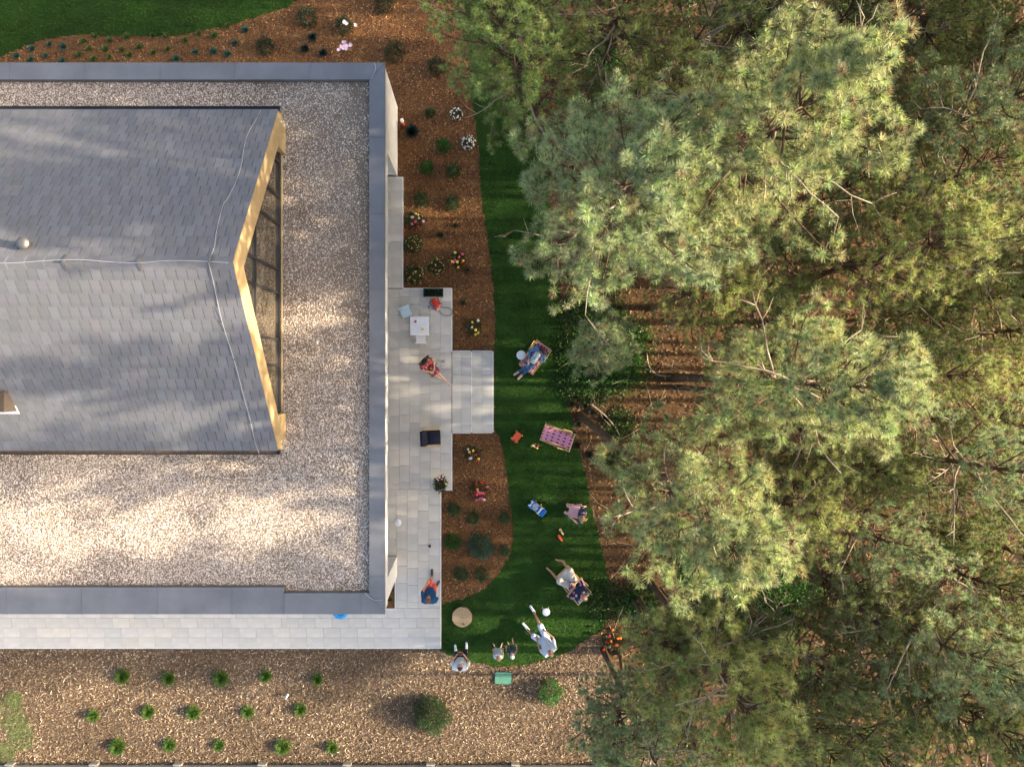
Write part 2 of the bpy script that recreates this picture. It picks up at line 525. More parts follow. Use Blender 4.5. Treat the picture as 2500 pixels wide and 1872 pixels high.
# ------------------------------------------------------------------ terrace: slabs, kerb and steps
TZ = 0.24
S1, S2 = 0.16, 0.08
paver_cache = {}
def paver_mesh(w, l, t, k):
    key = (round(w, 3), round(l, 3), round(t, 3), k)
    if key not in paver_cache:
        b = 0.004
        x, y = w / 2, l / 2
        V = [(sx * x, sy * y, 0) for sx, sy in ((-1, -1), (1, -1), (1, 1), (-1, 1))]
        V += [(sx * x, sy * y, t - b) for sx, sy in ((-1, -1), (1, -1), (1, 1), (-1, 1))]
        V += [(sx * (x - b), sy * (y - b), t) for sx, sy in ((-1, -1), (1, -1), (1, 1), (-1, 1))]
        Fs = [(0, 1, 5, 4), (1, 2, 6, 5), (2, 3, 7, 6), (3, 0, 4, 7), (4, 5, 9, 8), (5, 6, 10, 9), (6, 7, 11, 10), (7, 4, 8, 11), (8, 9, 10, 11)]
        r = random.Random(k)
        g = r.uniform(0.92, 1.05)
        c = np.tile(np.array([g * r.uniform(0.985, 1.02), g, g * r.uniform(0.96, 1.02)]), (12, 1))
        me = np_mesh('paver', V, Fs, c)
        me.materials.append(MAT['paver'])
        paver_cache[key] = me
    return paver_cache[key]

def pave(parent, x0, x1, y0, y1, top, along_y=True, w=0.352, l=0.60, holes=()):
    t, gap = 0.03, 0.005
    A0, A1, B0, B1 = (x0, x1, y0, y1) if along_y else (y0, y1, x0, x1)
    n = max(1, round((A1 - A0) / w)); w = (A1 - A0) / n
    for i in range(n):
        a = A0 + (i + .5) * w
        b = B0 - random.uniform(0, l)
        while b < B1 - 0.02:
            s, e = max(b, B0), min(b + l, B1)
            b += l
            if e - s < 0.06: continue
            cx, cy = (a, (s + e) / 2) if along_y else ((s + e) / 2, a)
            if any(h[0] < cx < h[1] and h[2] < cy < h[3] for h in holes): continue
            me = paver_mesh(*((w - gap, e - s - gap) if along_y else (e - s - gap, w - gap)), t, random.randrange(9))
            o = bpy.data.objects.new('paver', me)
            o.location = (cx, cy, top - t + random.uniform(-.0012, .0012))
            link(o, parent)

def tz(u, v, z=TZ): return P(u, v, z)
xw = -4.85
xA = tz(984, 0).x; xB = tz(1104, 0).x; xC = tz(1077, 0).x; xS1 = tz(1153, 0, S1).x; xS2 = tz(1205, 0, S2).x
yT = tz(0, 432).y; y1 = tz(0, 703).y; y2 = tz(0, 1197).y; y3 = tz(0, 1484).y; y4 = tz(0, 1583).y
ySt, ySb = tz(0, 858).y, tz(0, 1056).y
k = 0.045     # kerb width
terr_poly = [(-19, -6.9), (-19, y4), (xC, y4), (xC, y2), (xB, y2), (xB, y1), (xA, y1), (xA, yT), (xw, yT), (xw, -6.9)]
mb = MB()
mb.prism(terr_poly, -0.05, TZ - 0.032)
terrace = mb.build('terrace', MAT['joint']); tag(terrace, kind='structure')
# kerb strips, each a straight piece
kerbs = [((xA - k, y1), (xA, yT)), ((xA, y1 - k), (xB, y1)), ((xB - k, ySt), (xB, y1 - k)), ((xB - k, y2), (xB, ySb)), ((xC, y2), (xB - k, y2 + k)), ((xC - k, y4 + k), (xC, y2)),
         ((-19, y4), (xC, y4 + k)), ((xA - 1.9, yT - k), (xA - k, yT))]
for (ax, ay), (bx, by) in kerbs:
    m2 = MB(); m2.box(((ax + bx) / 2, (ay + by) / 2, (TZ - .03) / 2), (abs(bx - ax) - .003, abs(by - ay) - .003, TZ + .03)); m2.build('kerb', MAT['kerb'], terrace)
fin_y0, fin_y1 = -7.32, -6.60
gap_x0, gap_x1, gap_y0, gap_y1 = P(941, 0, TZ).x, P(966, 0, TZ).x, P(0, 1485, TZ).y, P(0, 1400, TZ).y
holes = [(-5.5, -2.9, fin_y0 - .05, fin_y1 + .05)]
X0 = -4.3
g = 0.003
pave(terrace, X0, xA - k - g, y1, yT - k, TZ)
pave(terrace, X0, xB - k - g, y2 + k, y1 - k - g, TZ, holes=[])
gapc = (gap_x0 - .3, gap_x1)
pave(terrace, X0, gap_x1 + .02, fin_y1, y2 + k - g, TZ)
pave(terrace, gap_x1 + .02 + g, xC - k - g, y3, y2 + k - g, TZ)
pave(terrace, -18.9, xC - k - g, y4 + k + g, y3 - g, TZ, False)
# small planted pocket beside the wall
mb = MB(); mb.box(((gap_x0 - .3 + gap_x1) / 2, (gap_y0 + fin_y1) / 2, TZ - .02), (gap_x1 - gap_x0 + .3, fin_y1 - gap_y0, 0.03)); mb.build('soil_pocket', MAT['mulch'], terrace)
for a, b in (((gap_x1 - .03, gap_y0 + .003), (gap_x1 + .015, fin_y1)), ((gap_x0 - .3, gap_y0 - .045), (gap_x1 + .015, gap_y0))):
    m2 = MB(); m2.box(((a[0] + b[0]) / 2, (a[1] + b[1]) / 2, TZ - .01), (b[0] - a[0], b[1] - a[1], 0.06)); m2.build('kerb', MAT['kerb'], terrace)
# two shallow steps down to the lawn
for nm, xa, xb, z in (('upper_step', xB, xS1, S1), ('lower_step', xS1, xS2, S2)):
    m2 = MB(); m2.box(((xa + xb) / 2, (ySt + ySb) / 2, (z - .032 - .05) / 2), (xb - xa - .004, ySt - ySb, z - .032 + .05))
    st = m2.build(nm.split('_')[1], MAT['joint'], terrace)
    m2 = MB(); m2.box((xb - k / 2, (ySt + ySb) / 2, (z - .04) / 2), (k, ySt - ySb + .004, z + .04)); m2.build('kerb', MAT['kerb'], st)
    for yy in (ySt, ySb):
        m2 = MB(); m2.box(((xa + xb - k) / 2, yy + (.018 if yy == ySt else -.018), (z - .035) / 2), (xb - xa - k - .006, .034, z + .035)); m2.build('kerb', MAT['kerb'], st)
    pave(st, xa + g, xb - k - g, ySb + g, ySt - g, z)

# ------------------------------------------------------------------ house
house = thing('house', 'white flat-roofed house with gravel roof and slate-grey gable in the middle', 'house', (-9, 1, 0))
CZ = 3.57                                     # top of the parapet coping
XE, YN, YS = P(940, 0, CZ).x, P(0, 153, CZ).y, P(0, 1499, CZ).y
XW = -18.5
wx, wn_, ws = XE - .03, YN - .03, YS + .03
mb = MB()
foot = [(XW, wn_), (wx, wn_), (wx, P(0, 432).y), (-4.9, P(0, 432).y), (-4.9, fin_y1), (wx, fin_y1), (wx, fin_y0), (-4.9, fin_y0), (XW, fin_y0)]
mb.prism(foot, 0, 2.72)
wall = mb.build('wall', MAT['render'], house)
mb = MB(); mb.box(((XW + wx) / 2, (wn_ + ws) / 2, 3.03), (wx - XW - .004, wn_ - ws, 0.62)); mb.build('roof_slab', MAT['render'], house)
# recessed terrace doors under the canopy
for i in range(5):
    yy = 5.6 - i * 2.45
    m2 = MB(); m2.box((-4.93, yy, 1.3), (.12, 2.1, 2.12)); d = m2.build('terrace_door', MAT['black'], house)
    for s in (-.5, .5):
        m2 = MB(); m2.box((-4.865, yy + s * 1.0, 1.3), (.02, .92, 1.95)); m2.build('pane', MAT['glass'], d)
# gravel bed
GZ = 3.40
mb = MB(); mb.add([(XW, ws + .3, GZ), (XE - .2, ws + .3, GZ), (XE - .2, wn_ - .3, GZ), (XW, wn_ - .3, GZ)], [(0, 1, 2, 3)])
mb.build('gravel_bed', MAT['gravelbed'], house)
# parapet copings, panel by panel
yNi, xEi = P(0, 195, CZ).y, P(901, 0, CZ).x
ySi1, ySi2 = P(0, 1433, CZ).y, P(0, 1447, CZ).y
coping = bpy.data.objects.new('parapet', None); link(coping, house); ORG[coping.name] = ORG[house.name]
def panel(poly, z=CZ):
    n = len(poly); cx = sum(p[0] for p in poly) / n; cy = sum(p[1] for p in poly) / n
    sh = [(p[0] + (cx - p[0]) / max(.2, abs(cx - p[0])) * .006, p[1] + (cy - p[1]) / max(.2, abs(cy - p[1])) * .006) for p in poly]
    m = MB(); m.prism(sh, z - .14, z); m.build('coping_panel', MAT['coping'], coping)
    m = MB()
def seam(a, b):
    m = MB(); m.bar((a[0], a[1], CZ + .004), (b[0], b[1], CZ + .004), .022, .014); m.build('seam', MAT['coping'], coping)
us = [-160, 25, 209, 392, 574, 758]
xs = [XW] + [P(u, 0, CZ).x for u in us[1:]]
for i in range(len(xs) - 1): panel([(xs[i], yNi), (xs[i + 1], yNi), (xs[i + 1], YN), (xs[i], YN)])
panel([(xs[-1], yNi), (xEi, yNi), (XE, YN), (xs[-1], YN)])
for x in xs[1:]: seam((x, yNi), (x, YN))
seam((xEi, yNi), (XE, YN))
vs = [335, 522, 706, 850, 1033, 1218, 1406]
ys = [P(0, v, CZ).y for v in vs]
panel([(xEi, yNi), (XE, YN), (XE, ys[0]), (xEi, ys[0])])
for i in range(len(ys) - 1): panel([(xEi, ys[i]), (XE, ys[i]), (XE, ys[i + 1]), (xEi, ys[i + 1])])
panel([(xEi, ys[-1]), (XE, ys[-1]), (XE, YS), (xEi, ySi2)])
for y in ys: seam((xEi, y), (XE, y))
us = [18, 201, 385, 568, 693]
xs2 = [XW] + [P(u, 0, CZ).x for u in us]
for i in range(len(xs2) - 1): panel([(xs2[i], YS), (xs2[i + 1], YS), (xs2[i + 1], ySi1), (xs2[i], ySi1)])
xk = P(881, 0, CZ).x
panel([(xs2[-1], YS), (xk, YS), (xk, ySi2), (xs2[-1], ySi2)])
panel([(xk, YS), (XE, YS), (xEi, ySi2), (xk, ySi2)])
for x in xs2[1:]: seam((x, YS), (x, ySi1 if x < xs2[-1] - .01 else ySi2))
seam((xk, YS), (xk, ySi2)); seam((XE, YS), (xEi, ySi2))
# inner upstand below the copings
m = MB()
m.box(((XW + xEi) / 2, yNi + .02, 3.46), (xEi - XW, .02, .2)); m.box((xEi + .02, (yNi + ySi2) / 2, 3.46), (.02, yNi - ySi2, .2)); m.box(((XW + xEi) / 2, ySi1 - .2, 3.46), (xEi - XW, .02, .2))
m.build('upstand', MAT['gutter'], coping)

# loose gravel: one mass of small stones
def gravel(n):
    x = rng.uniform(-15.2, xEi - .02, n); y = rng.uniform(ySi2 + .03, yNi - .02, n)
    keep = ~((x < -6.15) & (y > -2.25) & (y < 7.55)) & ~((y < ySi1 + .02) & (x < xs2[-1] + .02))
    keep &= x > (-NU * (H - GZ) / F - .4)
    x, y = x[keep], y[keep]; n = len(x)
    # muddier towards the north-east corner where fewer stones show
    cl = np.clip((x + 8.2) / 4.5, 0, 1) * np.clip((y + 3.5) / 7.0, 0, 1)
    pat = np.sin(x * 1.7 + np.sin(y * 1.1) * 2) * np.sin(y * 1.9 + x * .6) * .5 + .5
    pat2 = np.clip(np.sin(x * .9 + 1.3 * np.sin(y * .5)) * np.sin(y * .7 + .8 * np.sin(x * 1.3)), 0, 1)
    dirt = np.clip(cl * (.50 + .55 * pat) + .22 * pat2, 0, .78)
    keep = rng.uniform(0, 1, n) > dirt
    x, y, dirt = x[keep], y[keep], dirt[keep]; n = len(x)
    s = np.exp(rng.normal(math.log(.0155), .30, n))
    ang = rng.uniform(0, 2 * math.pi, n)
    e = rng.uniform(.65, 1.0, n)
    z = GZ + rng.uniform(-.002, .014, n)
    t = np.arange(5) * 2 * math.pi / 5
    jx = rng.uniform(.75, 1.2, (n, 5)); 
    rx = np.cos(t)[None] * s[:, None] * jx; ry = np.sin(t)[None] * (s * e)[:, None] * jx
    V = np.zeros((n, 6, 3))
    V[:, :5, 0] = x[:, None] + rx * np.cos(ang)[:, None] - ry * np.sin(ang)[:, None]
    V[:, :5, 1] = y[:, None] + rx * np.sin(ang)[:, None] + ry * np.cos(ang)[:, None]
    V[:, :5, 2] = z[:, None]
    V[:, 5, 0] = x + rng.uniform(-.3, .3, n) * s; V[:, 5, 1] = y + rng.uniform(-.3, .3, n) * s; V[:, 5, 2] = z + s * rng.uniform(.5, .9, n)
    b = (np.arange(n) * 6)[:, None, None]
    tri = np.array([[i, (i + 1) % 5, 5] for i in range(5)])[None] + b
    pal = np.array([(.68, .62, .56), (.76, .72, .68), (.60, .52, .45), (.48, .41, .34), (.46, .41, .38), (.60, .51, .47), (.24, .17, .12), (.62, .48, .34)])
    c = pal[rng.choice(8, n, p=[.22, .2, .16, .12, .1, .1, .06, .04])] * rng.uniform(.8, 1.12, (n, 1)) * np.array([1.06, .99, .92])
    C = np.repeat(np.clip(c, 0, .85), 6, 0)
    return V.reshape(-1, 3), tri.reshape(-1, 3), C
V, T, C = gravel(235000)
go = np_obj('roof_gravel', V, T, MAT['gravel'], C, house); go['kind'] = 'stuff'

# ------------------------------------------------------------------ gable roof of slates
GX = -5.99; ZE, ZR = 4.30, 8.14; YR = 2.63; YEN, YES = 7.74, -2.36
RW = -16.6
tn, ts = (ZR - ZE) / (YEN - YR), (ZR - ZE) / (YR - YES)
roof = bpy.data.objects.new('gable_roof', None); link(roof, house); ORG[roof.name] = ORG[house.name]
mb = MB()
prof = [(YEN, ZE), (YR, ZR), (YES, ZE), (YES, ZE - .12), (YES + .45, ZE - .12), (YES + .45, 3.38), (YEN - .45, 3.38), (YEN - .45, ZE - .12), (YEN, ZE - .12)]
n = len(prof)
Vv = [(RW, y, z - .03) for y, z in prof] + [(-6.55, y, z - .03) for y, z in prof]
mb.add(Vv, [tuple(range(n)), tuple(range(2 * n - 1, n - 1, -1))] + [(i, n + i, n + (i + 1) % n, (i + 1) % n) for i in range(n)])
mb.build('roof_body', MAT['under'], roof)
for side, ye, t in ((1, YEN, tn), (-1, YES, ts)):
    m = MB(); dz = .12
    q = [(ye, ZE), (YR, ZR), (YR, ZR - dz), (ye, ZE - dz)]
    m.add([(-6.56, y, z - .03) for y, z in q] + [(GX - .01, y, z - .03) for y, z in q], [(0, 1, 2, 3), (7, 6, 5, 4), (0, 4, 5, 1), (1, 5, 6, 2), (2, 6, 7, 3), (3, 7, 4, 0)])
    m.build('verge_board', MAT['under'], roof)

ROWS, TW = 16, 0.262
tiles = []
for side, ye, t in ((1, YEN, tn), (-1, YES, ts)):
    run = abs(ye - YR); L = math.hypot(run, ZR - ZE); ex = (L - .10) / ROWS
    for r in range(ROWS):
        off = (r % 2) * TW / 2 + (r % 3) * .04
        x = GX + .02 - TW - (TW / 2 if r % 2 else 0)
        edge = [(x + TW, GX + .02)] if r % 2 else []
        cols = edge + [(x - i * TW, x - (i - 1) * TW) for i in range(0, 42)]
        for (a, b) in cols:
            if b < RW + .1: continue
            tiles.append((side, r, a, b, ex, L, run))
def tile_xf(side, r, a, b, ex, L, run):
    s0 = L - r * ex - ex             # distance up from ... measured from the ridge down to the tile's lower edge
    d_low = L - r * ex               # row 0 sits at the eave
    yl = YR + side * run * d_low / L; zl = ZR - (ZR - ZE) * d_low / L
    return Vector(((a + b) / 2, yl, zl))
tcache = {}
def tile_mesh(w, ex, side, k):
    key = (round(w, 3), round(ex, 4), side, k)
    if key not in tcache:
        ang = math.atan(tn if side > 0 else ts)
        up = Vector((0, -side * math.cos(ang), math.sin(ang))); nr = Vector((0, side * math.sin(ang), math.cos(ang)))
        h = w / 2 - .0065
        l = ex * 1.06
        V = []
        for s_, th in ((0, .026), (l, .004)):
            for x in (-h, h):
                for q in (-.012, th): V.append(Vector((x, 0, 0)) + up * s_ + nr * q)
        Fs = [(1, 3, 7, 5), (0, 2, 3, 1), (2, 6, 7, 3), (0, 1, 5, 4), (4, 5, 7, 6)]
        if side < 0: Fs = [f[::-1] for f in Fs]
        r = random.Random(k * 7 + 3)
        gv = r.uniform(.90, 1.09)
        c = np.tile(np.array([gv * r.uniform(.97, 1.04), gv, gv * r.uniform(.98, 1.05)]), (8, 1))
        me = np_mesh('roof_slate', [tuple(v) for v in V], np.array([f for f in Fs]), c)
        me.materials.append(MAT['tile']); tcache[key] = me
    return tcache[key]
def shown(tl):
    p = tile_xf(*tl)
    d = (H - p.z)
    u = NU + p.x * F / d; v = NV - p.y * F / d
    if u < 5: return 0
    ang = math.atan(tn if tl[0] > 0 else ts)
    nr = Vector((0, tl[0] * math.sin(ang), math.cos(ang))); vd = (Vector((0, 0, H)) - p)
    return (tl[3] - tl[2]) * tl[4] * nr.dot(vd.normalized()) / vd.length_squared
order = sorted(range(len(tiles)), key=lambda i: -shown(tiles[i]))
single = set(order[:290])
VV, FF, CC = [], [], []
for i, tl in enumerate(tiles):
    p = tile_xf(*tl)
    p.z += random.uniform(-.002, .003)
    me = tile_mesh(tl[3] - tl[2], tl[4], tl[0], random.randrange(14))
    if i in single:
        o = bpy.data.objects.new('roof_slate', me); link(o, roof); o.location = p - Vector(ORG[house.name])
    else:
        b = len(VV)
        cc = np.empty(len(me.vertices) * 4, np.float32); me.color_attributes['Col'].data.foreach_get('color', cc); cc = cc.reshape(-1, 4)[:, :3]
        VV += [tuple(v.co + p) for v in me.vertices]; CC += cc.tolist()
        FF += [tuple(j + b for j in q.vertices) for q in me.polygons]
o = np_obj('roof_slate_field', VV, np.array(FF), MAT['tile'], np.array(CC), roof); o['kind'] = 'stuff'
# ridge caps
x = GX + .03
while x > RW:
    m = MB(); w = .17; l = .46
    c = random.uniform(.9, 1.08); m.cur = (c, c, c * 1.02)
    z0 = ZR + .018
    V = [(x, YR + w, z0 - w * tn), (x, YR, z0 + .012), (x, YR - w, z0 - w * ts), (x - l * 1.04, YR + w, z0 - w * tn - .012), (x - l * 1.04, YR, z0), (x - l * 1.04, YR - w, z0 - w * ts - .012)]
    V += [(a, b, cz - .02) for a, b, cz in V]
    m.add(V, [(0, 1, 4, 3), (1, 2, 5, 4), (0, 6, 7, 1), (1, 7, 8, 2), (0, 3, 9, 6), (2, 8, 11, 5), (3, 4, 10, 9), (4, 5, 11, 10)])
    m.build('ridge_cap', MAT['tile'], roof, colors=True)
    x -= l
# gutters
for side, ye in ((1, YEN), (-1, YES)):
    m = MB(); pts = []
    for kx in (RW, GX + .05):
        for a in range(7):
            t = math.pi + math.pi * a / 6
            pts.append((kx, ye + side * (.055 + .065 * (math.cos(t) + 0)), ZE - .02 + .075 * math.sin(t)))
    m.add(pts, [(a, a + 1, 7 + a + 1, 7 + a) for a in range(6)])
    m.tube([(RW, ye + side * .12, ZE - .02), (GX + .05, ye + side * .12, ZE - .02)], .012, 6)
    m.box((GX + .05, ye + side * .055, ZE - .06), (.012, .15, .10))
    gt = m.build('gutter', MAT['gutter'], roof)
    if side > 0: continue
    m = MB(); m.box(((RW + GX) / 2, ye + side * .06, ZE - .062), (GX - RW - .1, .085, .02)); m.build('wet_leaf_litter', MAT['debris'], gt)
# glazed gable with larch surround
gab = bpy.data.objects.new('gable_wall', None); link(gab, house); ORG[gab.name] = ORG[house.name]
def roofz(y): return ZR - (y - YR) * tn if y > YR else ZR - (YR - y) * ts
HB = 0.80
for side, ye in ((1, YEN), (-1, YES)):
    m = MB(); yo = ye + side * .02
    ya = YR
    q = [(ya, ZR - .05), (yo, roofz(yo) - .05), (yo, roofz(yo) - .05 - HB * .55), (yo - side * .3, roofz(yo - side * .3) - .05 - HB), (ya, ZR - .05 - HB)]
    V = [(GX - .17, y, z) for y, z in q] + [(GX, y, z) for y, z in q]
    nq = len(q)
    m.add(V, [tuple(range(nq)), tuple(range(2 * nq - 1, nq - 1, -1))] + [(i, (i + 1) % nq, nq + (i + 1) % nq, nq + i) for i in range(nq)])
    m.build('barge_board', MAT['wood'], gab)
    yi = ye - side * 1.05
    yw = ye - side * .10
    m = MB(); m.box((GX - .085, (yi + yw) / 2, (3.42 + 4.12) / 2), (.16, abs(yi - yw), 4.12 - 3.42))
    m.build('wing_panel', MAT['wood'], gab)
    for zz in (3.62, 3.95):
        m = MB(); m.box((GX + .012, yw - side * .12, zz), (.024, .06, .05)); m.build('wire_bracket', MAT['white'], gab)
m = MB(); m.box((GX - .10, (YEN + YES) / 2, 3.50), (.045, YEN - YES - 2.2, .05)); m.build('sill', MAT['wood'], gab)
mull = [6.4, 5.35, 4.5, 3.09, 2.37, .96, .165, -1.2]
gy0, gy1 = YES + 1.0, YEN - 1.0
edges = [gy0] + sorted(y for y in mull if gy0 + .1 < y < gy1 - .1) + [gy1]
for i in range(len(edges) - 1):
    a, b = edges[i] + .03, edges[i + 1] - .03
    q = [(a, 3.52), (b, 3.52), (b, roofz(b) - .2)] + ([(YR, ZR - .2)] if a < YR < b else []) + [(a, roofz(a) - .2)]
    m = MB(); V = [(GX - .22, y, z) for y, z in q] + [(GX - .20, y, z) for y, z in q]; nq = len(q)
    m.add(V, [tuple(range(nq - 1, -1, -1)), tuple(range(nq, 2 * nq))] + [(j, (j + 1) % nq, nq + (j + 1) % nq, nq + j) for j in range(nq)])
    m.build('pane', MAT['glass'], gab)
for y in edges:
    m = MB(); m.box((GX - .185, y, (3.5 + roofz(y) - .2) / 2), (.08, .07, roofz(y) - .2 - 3.5)); m.build('mullion', MAT['black'], gab)
m = MB(); m.box((GX - .18, YR, 5.85), (.065, 5.4, .07)); m.build('transom', MAT['black'], gab)
m = MB(); m.box((GX - .17, (gy0 + gy1) / 2, 3.585), (.075, gy1 - gy0, .09)); m.build('bottom_rail', MAT['black'], gab)

# points on the roof slopes / roof furniture
def on_slope(u, v):
    a = (NV - v) / F
    z = (ZR + YR * tn - H * a * tn) / (1 - a * tn)
    y = a * (H - z)
    if y < YR:
        z = (ZR - YR * ts + H * a * ts) / (1 + a * ts)
    return P(u, v, z)
wire = bpy.data.objects.new('lightning_conductor', None); link(wire, house); ORG[wire.name] = ORG[house.name]
def catmull(pts, n=5):
    q = []
    for i in range(len(pts) - 1):
        p0, p1, p2, p3 = pts[max(i - 1, 0)], pts[i], pts[i + 1], pts[min(i + 2, len(pts) - 1)]
        for k_ in range(n):
            t = k_ / n
            q.append(0.5 * ((2 * p1) + (p2 - p0) * t + (2 * p0 - 5 * p1 + 4 * p2 - p3) * t * t + (3 * p1 - p0 - 3 * p2 + p3) * t ** 3))
    return q + [pts[-1]]
lift = Vector((0, 0, .055))
north = [on_slope(u, v) + lift for u, v in ((511, 641), (525, 604), (531, 563), (547, 502), (557, 487), (579, 443), (592, 399), (597, 364), (608, 326), (630, 288), (638, 270))]
south = [on_slope(u, v) + lift for u, v in ((511, 641), (522, 684), (544, 785), (573, 877), (598, 972), (614, 1031), (623, 1075), (633, 1104))]
south.append(P(634, 1110, 4.0)); south.append(P(636, 1105, 3.44))
ridge = [Vector((P(u, 0, ZR).x, YR + dy, ZR + .09 + dz)) for u, dy, dz in ((560, -.03, 0), (511, 0, 0), (420, .02, .01), (340, -.03, -.02), (270, -.01, .01), (200, .04, .02), (120, .02, 0), (60, -.02, -.01), (0, -.04, 0), (-200, 0, 0))]
for nm, pts in (('north', north), ('south', south), ('ridge', ridge)):
    m = MB(); m.tube(catmull(pts), .0065, 6); m.build('wire', MAT['cable'], wire, True)
for p in [north[2], north[5], north[7], north[9], south[2], south[3], south[5]]:
    m = MB(); m.box(p - Vector((0, 0, .03)), (.035, .05, .06)); m.build('clip', MAT['steel'], wire)
for u in (160, 342, 515):
    xx = P(u, 0, ZR).x
    m = MB()
    for s, t in ((1, tn), (-1, ts)): m.bar((xx, YR, ZR + .075), (xx, YR + s * .2, ZR + .045 - .2 * t), .03, .012)
    m.box((xx, YR, ZR + .09), (.05, .06, .05)); m.build('clip', MAT['steel'], wire)
for pts in ([(914, 153), (917, 165), (913, 180), (905, 194)], [(891, 1446), (901, 1457), (914, 1464), (926, 1464), (936, 1463)]):
    m = MB(); m.tube(catmull([P(u, v, CZ + .015) for u, v in pts]), .007, 6); m.build('wire', MAT['cable'], wire, True)
# steel vent cowl on the north slope
p = on_slope(70, 598)
vent = bpy.data.objects.new('vent_cowl', None); link(vent, house); ORG[vent.name] = ORG[house.name]
m = MB(); m.lathe([(.10, -.1), (.10, .14), (.115, .15), (.115, .17), (.10, .18)], 18, p); m.build('pipe', MAT['steel'], vent, True)
m = MB(); m.ball(p + Vector((0, 0, .24)), (.14, .14, .07), 18, 9); m.lathe([(.15, .20), (.155, .22), (.15, .25)], 18, p); m.build('cap', MAT['steel'], vent, True)
# brown flue with round pipe on the south slope
p = on_slope(22, 985)
fl = bpy.data.objects.new('flue', None); link(fl, house); ORG[fl.name] = ORG[house.name]
m = MB(); m.box(p + Vector((-.16, .06, .12)), (.62, .55, .62)); m.build('flue_box', MAT['brown'], fl)
m = MB(); m.lathe([(.23, .40), (.23, .62), (.245, .63), (.245, .66), (.20, .66), (.20, .46)], 24, p + Vector((-.20, .06, 0))); m.build('pipe', MAT['steel'], fl, True)
m = MB(); m.bar(on_slope(-8, 1000) + Vector((0, 0, .04)), on_slope(-8, 1000) + Vector((.62, 0, .04)), .30, .02, up=(0, -math.sin(.65), math.cos(.65))); m.build('flashing', MAT['cable'], fl)
# ------------------------------------------------------------------ loose bark, litter and grass
terr_all = [terr_poly, [(xB - .1, ySt + .04), (xS2, ySt + .04), (xS2, ySb - .04), (xB - .1, ySb - .04)]]
house_poly = [(-30, wn_), (wx, wn_), (wx, fin_y0), (-30, fin_y0)]
def clear_of(x, y, polys):
    k_ = np.ones(len(x), bool)
    for p in polys: k_ &= ~inside(x, y, p)
    return k_
def in_view(x, y, z=0.0, m=60):
    u = NU + x * F / (H - z); v = NV - y * F / (H - z)
    return (u > -m) & (u < 2500 + m) & (v > -m) & (v < 1872 + m)
def slivers(x, y, lmin, lmax, wmin, wmax, pal, prob, zmax=.028, tilt=.45):
    n = len(x)
    L = rng.uniform(lmin, lmax, n) * rng.uniform(.5, 1, n); W = rng.uniform(wmin, wmax, n)
    a = rng.uniform(0, 2 * np.pi, n); ti = rng.normal(0, tilt * .5, n); ro = rng.normal(0, tilt, n)
    dx = np.stack([np.cos(a) * np.cos(ti), np.sin(a) * np.cos(ti), np.sin(ti)], 1) * (L / 2)[:, None]
    dy = np.stack([-np.sin(a) * np.cos(ro), np.cos(a) * np.cos(ro), np.sin(ro)], 1) * (W / 2)[:, None]
    c = np.stack([x, y, rng.uniform(.012, zmax, n) + np.abs(dx[:, 2]) + np.abs(dy[:, 2])], 1)
    k1 = rng.uniform(.5, 1.0, (n, 1))
    V = np.stack([c - dx - dy * k1, c + dx - dy, c + dx * k1 + dy, c - dx + dy], 1).reshape(-1, 3)
    Q = np.arange(n * 4).reshape(-1, 4)
    pal = np.array(pal)
    C = pal[rng.choice(len(pal), n, p=prob)] * rng.uniform(.7, 1.25, (n, 1))
    return V, Q, np.repeat(C, 4, 0)
def scatter(n, x0, x1, y0, y1, keep_in=None, keep_out=()):
    x = rng.uniform(x0, x1, n); y = rng.uniform(y0, y1, n)
    k_ = in_view(x, y) & clear_of(x, y, keep_out)
    if keep_in is not None: k_ &= inside(x, y, keep_in)
    return x[k_], y[k_]
BARK = [(.10, .04, .018), (.22, .095, .036), (.34, .165, .062), (.46, .26, .115), (.58, .39, .21), (.17, .10, .07)]
x, y = scatter(300000, -17.5, 4.5, -14.2, 13.6, None, [lawn_e, lawn_n, house_poly, forest, dry] + terr_all)
V, Q, C = slivers(x, y, .03, .12, .008, .024, BARK, [.26, .28, .22, .12, .03, .09])
lo = .5 + .5 * np.sin(V[:, 0] * 1.6 + 1.5 * np.sin(V[:, 1] * 1.1)) * np.sin(V[:, 1] * 1.9 + np.sin(V[:, 0] * .9) + 2)
C = C * (.55 + .6 * lo)[:, None]      # broad darker and lighter patches
o = np_obj('bark_mulch', V, Q, MAT['chips'], C); tag(o, 'reddish brown shredded bark covering the beds round the house', 'bark mulch', kind='stuff')
DRYB = [(.10, .065, .040), (.21, .142, .088), (.33, .238, .150), (.46, .35, .23), (.60, .50, .38), (.19, .130, .095)]
x, y = scatter(80000, -17.5, 7.5, -14.4, -9.6, dry, [lawn_e] + terr_all)
V, Q, C = slivers(x, y, .03, .14, .008, .027, DRYB, [.24, .27, .22, .12, .04, .11])
lo = .5 + .5 * np.sin(V[:, 0] * 1.1 + 1.5 * np.sin(V[:, 1] * .9)) * np.sin(V[:, 1] * 1.4 + np.sin(V[:, 0] * .7) + 1)
C = C * (.62 + .5 * lo)[:, None]      # chip tone drifts between lighter and darker over the bed
o = np_obj('dry_bark_chips', V, Q, MAT['chips'], C); tag(o, 'pale dry bark chips covering the bed along the fence', 'bark chips', kind='stuff')
FOR = [(.06, .03, .015), (.12, .062, .028), (.19, .108, .048), (.31, .195, .09), (.18, .12, .07), (.10, .08, .035)]
x, y = scatter(60000, 2.0, 20.5, -14.6, 13.8, forest, [])
V, Q, C = slivers(x, y, .05, .16, .010, .05, FOR, [.2, .27, .25, .12, .1, .06], .03, .5)
